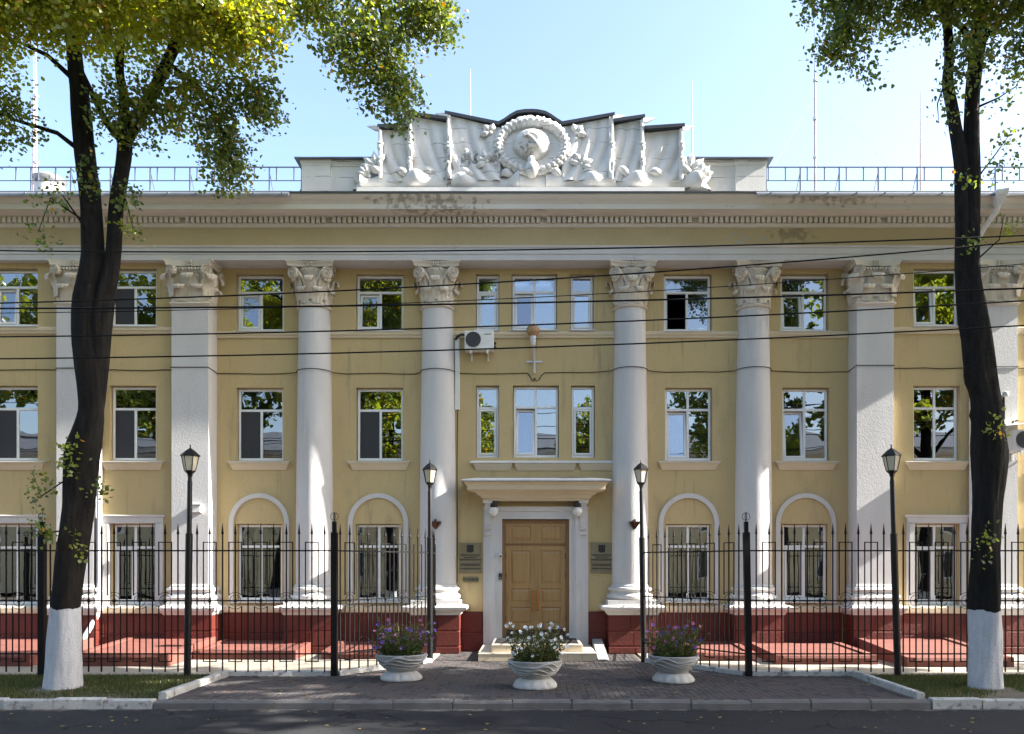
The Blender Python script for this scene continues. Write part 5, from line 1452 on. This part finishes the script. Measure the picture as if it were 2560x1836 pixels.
def tree(name, lb, loc, stems, limbs, lobes, seed, wash, palette, leafsize, group, dens=1.0):
    r = random.Random(seed); g = np.random.default_rng(seed)
    t_ = thing(name, loc, lb, 'tree', group)
    tr = MB()
    for i, (path, radii) in enumerate(stems): tr.loops(bumpy(path, radii, 40, seed+i, .13 if i == 0 else .10))
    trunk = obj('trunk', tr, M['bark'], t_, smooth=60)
    if wash:
        path, radii = wash
        rg = bumpy(path, radii, 40, seed, .13)
        rg[-1] = [(p[0],p[1],p[2]+.012*math.sin(k*math.pi/4)+.014*math.sin(k*math.pi/10+1)+r.uniform(-.008,.008)) for k, p in enumerate(rg[-1])]
        rg = [[(p[0],p[1],p[2]) for p in q] for q in rg]
        obj('limewash_band', MB().loops(rg, True, False), M['limewash'], trunk, smooth=60)
    br = MB()
    for path, radii in limbs: br.tube(path, radii, 8)
    P, N, Sz, K = [], [], [], []
    for (cx,cy,cz,rx,ry,rz,n,tone) in lobes:
        small = n < 20
        n = max(2, int(n*(dens if not small else .55)))
        for i in range(n):
            d = g.normal(0,1,3); d /= np.linalg.norm(d)
            q = g.random()**(1/2.2)
            c = np.array([cx,cy,cz])+d*np.array([rx,ry,rz])*q
            if n >= 12 and i % 5 == 0:
                a_ = np.array([cx,cy,cz+rz*.4])
                m_ = (a_+c)/2+np.array([0,0,.08*rz])
                br.tube([tuple(a_),tuple(m_),tuple(c)],[.012,.008,.003],3)
            m = int(g.integers(11,20)) if leafsize < .1 else int(g.integers(8,15))
            # a drooping spray of leaves
            hd = g.normal(0,1,3); hd[2] = -abs(hd[2])*.7-.25; hd /= np.linalg.norm(hd)
            for k in range(m):
                off = hd*(k/m-.35)*.42+g.normal(0,.075,3)
                P.append(c+off); nn = g.normal(0,.6,3); nn[2] += .45; nn[1] -= .35; nn[0] += .35
                N.append(nn); Sz.append(leafsize*g.uniform(.65,1.25))
            y_ = g.random()
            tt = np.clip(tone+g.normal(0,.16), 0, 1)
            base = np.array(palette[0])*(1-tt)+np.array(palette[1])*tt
            for k in range(m):
                c2 = base*g.uniform(.8,1.2)
                if g.random() < .02+.05*tone: c2 = np.array([.32,.20,.03])
                K.append(c2)
    tag(obj('branches', br, M['bark'], t_, smooth=60), kind='stuff')
    tag(put('crown', leafcloud(np.array(P),np.array(N),np.array(Sz),np.array(K),'crown',M['leaf']), t_), kind='stuff')
    return t_
PAL = [(.058,.095,.028),(.27,.31,.04)]  # leaf greens from shaded to sunlit look; each lobe's tone paints that light in
# --- the leaning tree (left of the forecourt)
LT = 13.4
sL = [([(-7.66,LT,-.05),(-7.65,LT,.22),(-7.64,LT,.5),(-7.635,LT,1.29),(-7.54,LT,2.11),(-7.40,LT,3.06),(-7.33,LT,3.91),(-7.20,LT,4.50),(-7.22,LT,5.22),(-7.25,LT,5.71),(-7.24,LT,6.39),(-7.19,LT,7.05),(-7.22,LT,7.86),(-7.30,LT,8.63),(-7.39,LT,9.67),(-7.47,LT,10.3),(-7.6,LT,12.5),(-7.4,LT-.2,14.5)],
       [.28,.255,.25,.24,.245,.235,.265,.205,.24,.235,.23,.185,.175,.16,.14,.13,.09,.04]),
      ([(-7.15,LT+.02,4.6),(-7.08,LT,5.3),(-7.02,LT-.02,5.9),(-6.95,LT-.03,6.39),(-6.84,LT,7.05),(-6.785,LT,7.86),(-6.67,LT,8.63),(-6.66,LT,8.97)],[.14,.16,.165,.15,.125,.12,.115,.10]),
      ([(-6.66,LT,8.85),(-6.45,LT,9.25),(-6.1,LT-.1,9.73),(-5.87,LT-.2,10.09),(-5.2,LT-.4,11.0),(-4.0,LT-.5,11.9),(-2.7,LT-.5,12.1)],[.10,.115,.11,.10,.08,.05,.025]),
      ([(-6.66,LT,8.85),(-6.67,LT,9.67),(-6.73,LT,10.3),(-6.5,LT,12.3)],[.10,.075,.07,.03]),
      ([(-6.68,LT,8.9),(-6.9,LT-.05,9.15),(-7.25,LT-.1,9.88),(-7.5,LT-.2,10.5)],[.08,.06,.05,.03])]
lL = [([(-7.3,LT,8.7),(-7.7,LT-.1,9.0),(-8.3,LT-.2,9.15),(-8.9,LT-.3,9.35)],[.045,.035,.025,.012]),
      ([(-7.35,LT,9.8),(-7.8,LT-.2,10.2),(-8.6,LT-.4,10.5)],[.05,.035,.015]),
      ([(-5.87,LT-.2,10.09),(-5.4,LT-.1,9.75),(-5.1,LT,9.2),(-4.95,LT,8.6)],[.035,.025,.016,.008]),
      ([(-2.9,LT-.5,12.0),(-2.5,LT-.4,11.2),(-2.3,LT-.4,10.3),(-2.15,LT-.4,9.5),(-2.1,LT-.4,9.05)],[.03,.022,.016,.01,.005]),
      ([(-2.7,LT-.5,12.0),(-1.9,LT-.5,11.3),(-1.45,LT-.5,10.8)],[.025,.015,.006]),
      ([(-7.2,LT,7.4),(-7.2,LT-.25,7.45),(-7.5,LT-.3,7.9)],[.03,.02,.008]),
      ([(-7.3,LT-.1,7.6),(-7.75,LT-.2,7.9),(-7.95,LT-.2,7.35)],[.018,.012,.005]),
      ([(-6.78,LT,7.5),(-6.55,LT-.2,7.9),(-6.4,LT-.25,7.4)],[.02,.012,.005]),
      ([(-7.30,LT,3.6),(-7.9,LT-.2,3.1),(-8.05,LT-.2,3.5)],[.015,.010,.004]), ([(-7.45,LT,2.6),(-7.75,LT-.3,2.5),(-8.0,LT-.3,2.55)],[.015,.010,.004])]
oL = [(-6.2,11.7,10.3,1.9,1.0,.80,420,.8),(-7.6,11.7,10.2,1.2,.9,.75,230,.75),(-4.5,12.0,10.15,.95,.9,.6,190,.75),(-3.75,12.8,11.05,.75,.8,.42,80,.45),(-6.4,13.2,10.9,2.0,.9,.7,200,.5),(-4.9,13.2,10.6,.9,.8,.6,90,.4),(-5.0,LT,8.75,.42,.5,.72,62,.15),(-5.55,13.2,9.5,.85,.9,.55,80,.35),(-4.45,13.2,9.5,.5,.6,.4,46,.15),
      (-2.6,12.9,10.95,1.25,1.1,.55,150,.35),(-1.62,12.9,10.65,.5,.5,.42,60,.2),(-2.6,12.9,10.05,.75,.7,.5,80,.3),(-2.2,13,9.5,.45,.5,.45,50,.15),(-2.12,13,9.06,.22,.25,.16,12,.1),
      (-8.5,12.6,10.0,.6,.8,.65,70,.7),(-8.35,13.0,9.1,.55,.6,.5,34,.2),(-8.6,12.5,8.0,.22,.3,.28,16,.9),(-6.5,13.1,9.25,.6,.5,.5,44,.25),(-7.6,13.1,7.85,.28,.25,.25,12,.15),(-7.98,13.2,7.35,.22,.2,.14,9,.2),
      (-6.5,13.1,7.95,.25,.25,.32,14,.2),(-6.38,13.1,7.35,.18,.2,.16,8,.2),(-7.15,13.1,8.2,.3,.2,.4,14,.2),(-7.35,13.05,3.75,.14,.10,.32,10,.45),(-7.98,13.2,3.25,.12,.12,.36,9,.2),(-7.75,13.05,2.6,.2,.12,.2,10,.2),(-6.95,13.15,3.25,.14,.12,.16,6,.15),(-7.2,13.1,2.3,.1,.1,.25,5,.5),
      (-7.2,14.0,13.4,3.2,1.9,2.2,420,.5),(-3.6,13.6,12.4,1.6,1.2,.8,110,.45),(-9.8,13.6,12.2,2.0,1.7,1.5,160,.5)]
tree('linden_tree', 'leaning dark forked tree with yellow green crown and whitewashed foot', (-7.65,LT,0), sL, lL, oL, 21, ([(-7.665,LT,-.05),(-7.65,LT,.22),(-7.64,LT,.5),(-7.635,LT,1.29)],[.285,.262,.258,.248]), PAL, .064, 'street trees', 1.9)
# --- the straight tree (right)
RY = 13.45
sR = [([(7.43,RY,-.05),(7.43,RY,.22),(7.43,RY,.5),(7.43,RY,1.25),(7.45,RY,2.08),(7.48,RY,3.13),(7.50,RY,3.85),(7.45,RY,4.57),(7.34,RY,5.23),(7.27,RY,5.82),(7.20,RY,6.67),(7.20,RY,7.33),(7.20,RY,8.14),(7.21,RY,8.92),(7.22,RY,9.7),(7.30,RY,10.48),(7.33,RY,11.0),(7.4,RY,14.0)],
       [.27,.25,.245,.236,.24,.228,.272,.245,.245,.22,.165,.155,.15,.125,.118,.125,.11,.04]),
      ([(7.30,RY+.03,5.2),(7.14,RY,5.9),(7.06,RY,6.7),(7.05,RY-.02,7.5),(7.06,RY,8.2),(7.05,RY,8.55),(6.99,RY,8.92),(6.90,RY,9.44),(6.82,RY,9.96),(6.83,RY,10.6),(6.5,RY-.2,12.5)],[.13,.14,.12,.11,.12,.12,.105,.10,.09,.075,.03])]
lR = [([(7.3,RY,10.4),(7.0,RY-.1,10.75),(6.3,RY-.3,11.1),(5.2,RY-.4,11.2),(4.9,RY-.4,10.6),(5.05,RY-.4,9.9)],[.06,.05,.04,.025,.014,.006]),
      ([(7.32,RY,10.5),(7.6,RY-.1,10.85),(8.2,RY-.2,11.2)],[.05,.035,.02]), ([(7.3,RY,9.5),(7.6,RY-.1,9.6),(7.85,RY-.2,9.75)],[.02,.012,.005]),
      ([(6.8,RY,10.0),(6.6,RY-.1,9.5),(6.62,RY-.1,9.2)],[.015,.010,.004]), ([(7.35,RY,8.4),(7.55,RY-.15,8.7),(7.75,RY-.2,9.0)],[.014,.010,.004]), ([(7.3,RY,7.0),(7.55,RY-.2,7.25),(7.62,RY-.2,7.6)],[.014,.010,.004]), ([(7.05,RY-.1,7.0),(6.85,RY-.2,7.15)],[.012,.004])]
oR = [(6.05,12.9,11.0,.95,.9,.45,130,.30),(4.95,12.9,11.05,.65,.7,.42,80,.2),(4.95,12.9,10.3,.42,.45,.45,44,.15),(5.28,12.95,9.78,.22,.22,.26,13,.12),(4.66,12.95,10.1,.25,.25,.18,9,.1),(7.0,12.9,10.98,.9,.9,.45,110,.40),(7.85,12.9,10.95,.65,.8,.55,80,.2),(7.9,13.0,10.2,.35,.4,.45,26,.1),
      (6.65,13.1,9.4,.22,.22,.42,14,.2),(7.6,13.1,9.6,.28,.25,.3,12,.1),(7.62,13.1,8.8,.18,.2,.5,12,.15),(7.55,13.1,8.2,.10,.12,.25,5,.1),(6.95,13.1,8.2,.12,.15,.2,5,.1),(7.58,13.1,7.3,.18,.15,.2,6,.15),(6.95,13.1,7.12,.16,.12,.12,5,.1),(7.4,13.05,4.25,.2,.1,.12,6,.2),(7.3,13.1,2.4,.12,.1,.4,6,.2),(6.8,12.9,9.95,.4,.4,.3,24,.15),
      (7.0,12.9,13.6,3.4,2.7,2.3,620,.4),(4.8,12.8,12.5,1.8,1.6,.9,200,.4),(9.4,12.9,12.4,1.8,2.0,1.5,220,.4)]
tree('linden_tree', 'straight dark twin stemmed tree with whitewashed foot in the shaded verge', (7.43,RY,0), sR, lR, oR, 33, ([(7.435,RY,-.05),(7.43,RY,.22),(7.43,RY,.5),(7.43,RY,1.25)],[.275,.258,.252,.244]), PAL, .064, 'street trees', 1.9)
# --- neighbours that shade the street and stand mirrored in the panes
def plain_tree(loc, lb, group, seed, shift=0.0):
    x, y, _ = loc
    st_ = [([(x,y,-.05),(x+.05,y,1.5),(x-.05,y,3.5),(x+.1,y,5.5),(x,y,7.5),(x-.1,y,10),(x,y,13)],[.30,.25,.23,.22,.19,.14,.05])]
    r = random.Random(seed)
    lm, lo = [], []
    for i in range(12):
        an = i*2.4+r.uniform(-.4,.4); z0 = r.uniform(5.5,10.5); L_ = r.uniform(2.2,3.8)*(1.15-.05*(z0-5)); z1 = z0+r.uniform(1.0,2.6)
        p1 = (x+L_*.5*math.cos(an), y+shift*.5+L_*.45*math.sin(an), z0+(z1-z0)*.6); p2 = (x+L_*math.cos(an), y+shift+L_*.85*math.sin(an), z1)
        lm.append(([(x,y,z0-.3),p1,p2],[.10,.06,.02]))
        lo.append((p2[0],p2[1],p2[2],1.5,1.3,1.0,46,.4)); lo.append((p1[0],p1[1],p1[2]+.6,1.3,1.2,.9,26,.3))
    lo.append((x,y+shift,13.2,2.2,2.0,1.6,110,.45)); lo.append((x,y+shift*.8,10.5,2.6,2.2,1.8,90,.35))
    return tree('linden_tree', lb, (x,y,0), st_, lm, lo, seed, ([(x,y,-.05),(x+.03,y,.7),(x+.045,y,1.25)],[.31,.27,.262]), PAL, .20, group, 1.0)
na = plain_tree((22.3,13.0,0), 'leafy street tree along the same verge, throwing dappled shade on the forecourt', 'street trees beyond the view', 51, -2.9)
copy_tree(na, (14.9,13.0,0), -.2, sc=1.4); copy_tree(na, (29.5,13.0,0), .25, sc=1.45); copy_tree(na, (36.5,13.0,0), -.1, sc=1.3); copy_tree(na, (-22.0,13.2,0), .3)
op = plain_tree((-9.5,-3.6,0), 'leafy tree across the road, mirrored in the window panes', 'trees across the road', 77)
for x, y, rz, sc in ((10.5,-3.8,2.2,.88),(16.5,-3.4,.4,1.2),(24.5,-3.6,4.0,1.2),(-15.5,-3.8,1.1,1.3),(-22.5,-3.8,2.9,1.25),(-3.8,-7.0,5.0,.8),(4.0,-7.4,3.3,.78),(-8.0,-8.5,1.0,1.3),(-19.0,-5.5,.2,1.3),(20.5,-5.2,1.7,1.3)): copy_tree(op, (x,y,0), rz, sc=sc)
# ---- house across the road, mirrored in the panes
ob = thing('opposite_building', (0,-17,0), 'pale yellow building across the road, mirrored in the window panes', 'building')
wl2 = MB().box(-45,45,-27,-17,0,9.6)
obj('wall', wl2, M['oppwall'], ob, smooth=0)
obj('cornice', MB().extx([(-17.02,9.2),(-16.8,9.3),(-16.6,9.5),(-16.6,9.75),(-17.02,9.75)], -45.2, 45.2), M['white'], ob, smooth=0)
obj('roof', MB().extx([(-16.5,9.76),(-22,11.6),(-27.5,9.76)], -45.3, 45.3), M['roof'], ob, smooth=0)
wme = MB().cbox(-.75,.75,-.02,.05,-.95,.95,.02).mesh('window', M['pvc'], 0); gme = MB().box(-.62,-.03,0,.01,-.82,.82).box(.03,.62,0,.01,-.82,.82).mesh('pane', M['oppglass'], 0)
for i in range(15):
    for z in (2.0,5.0,7.8):
        x = -28+i*4.0
        o = put('window', wme, ob, (x,-17.0,z), math.pi)
        put('pane', gme, o, (x,-16.965,z), 0)

# ---- fallen leaves
fl2 = MB(); r = random.Random(4)
for i in range(120):
    x = r.uniform(-8.5,7.5); y = r.uniform(10.3,11.95) if i < 70 else r.uniform(12.3,14.2)
    if i >= 70 and abs(x) < 5.3 and r.random() < .6: y = r.uniform(12.3,13)
    z = -.110 if y < 12 else (.008 if abs(x) < 5.4 else .02)
    a_ = r.uniform(0,6); s_ = r.uniform(.012,.032)
    q = [(x+s_*math.cos(a_+k*math.pi*2/5), y+s_*math.sin(a_+k*math.pi*2/5), z+r.uniform(0,.012)) for k in range(5)]
    n0 = len(fl2.v); fl2.v += q; fl2.f.append(tuple(range(n0,n0+5)))
tag(obj('fallen_leaves', fl2, M['fallen'], smooth=0), 'scattered yellow leaves fallen on the road and forecourt', 'leaves', kind='stuff')
S.render.resolution_x, S.render.resolution_y = 1024, 734
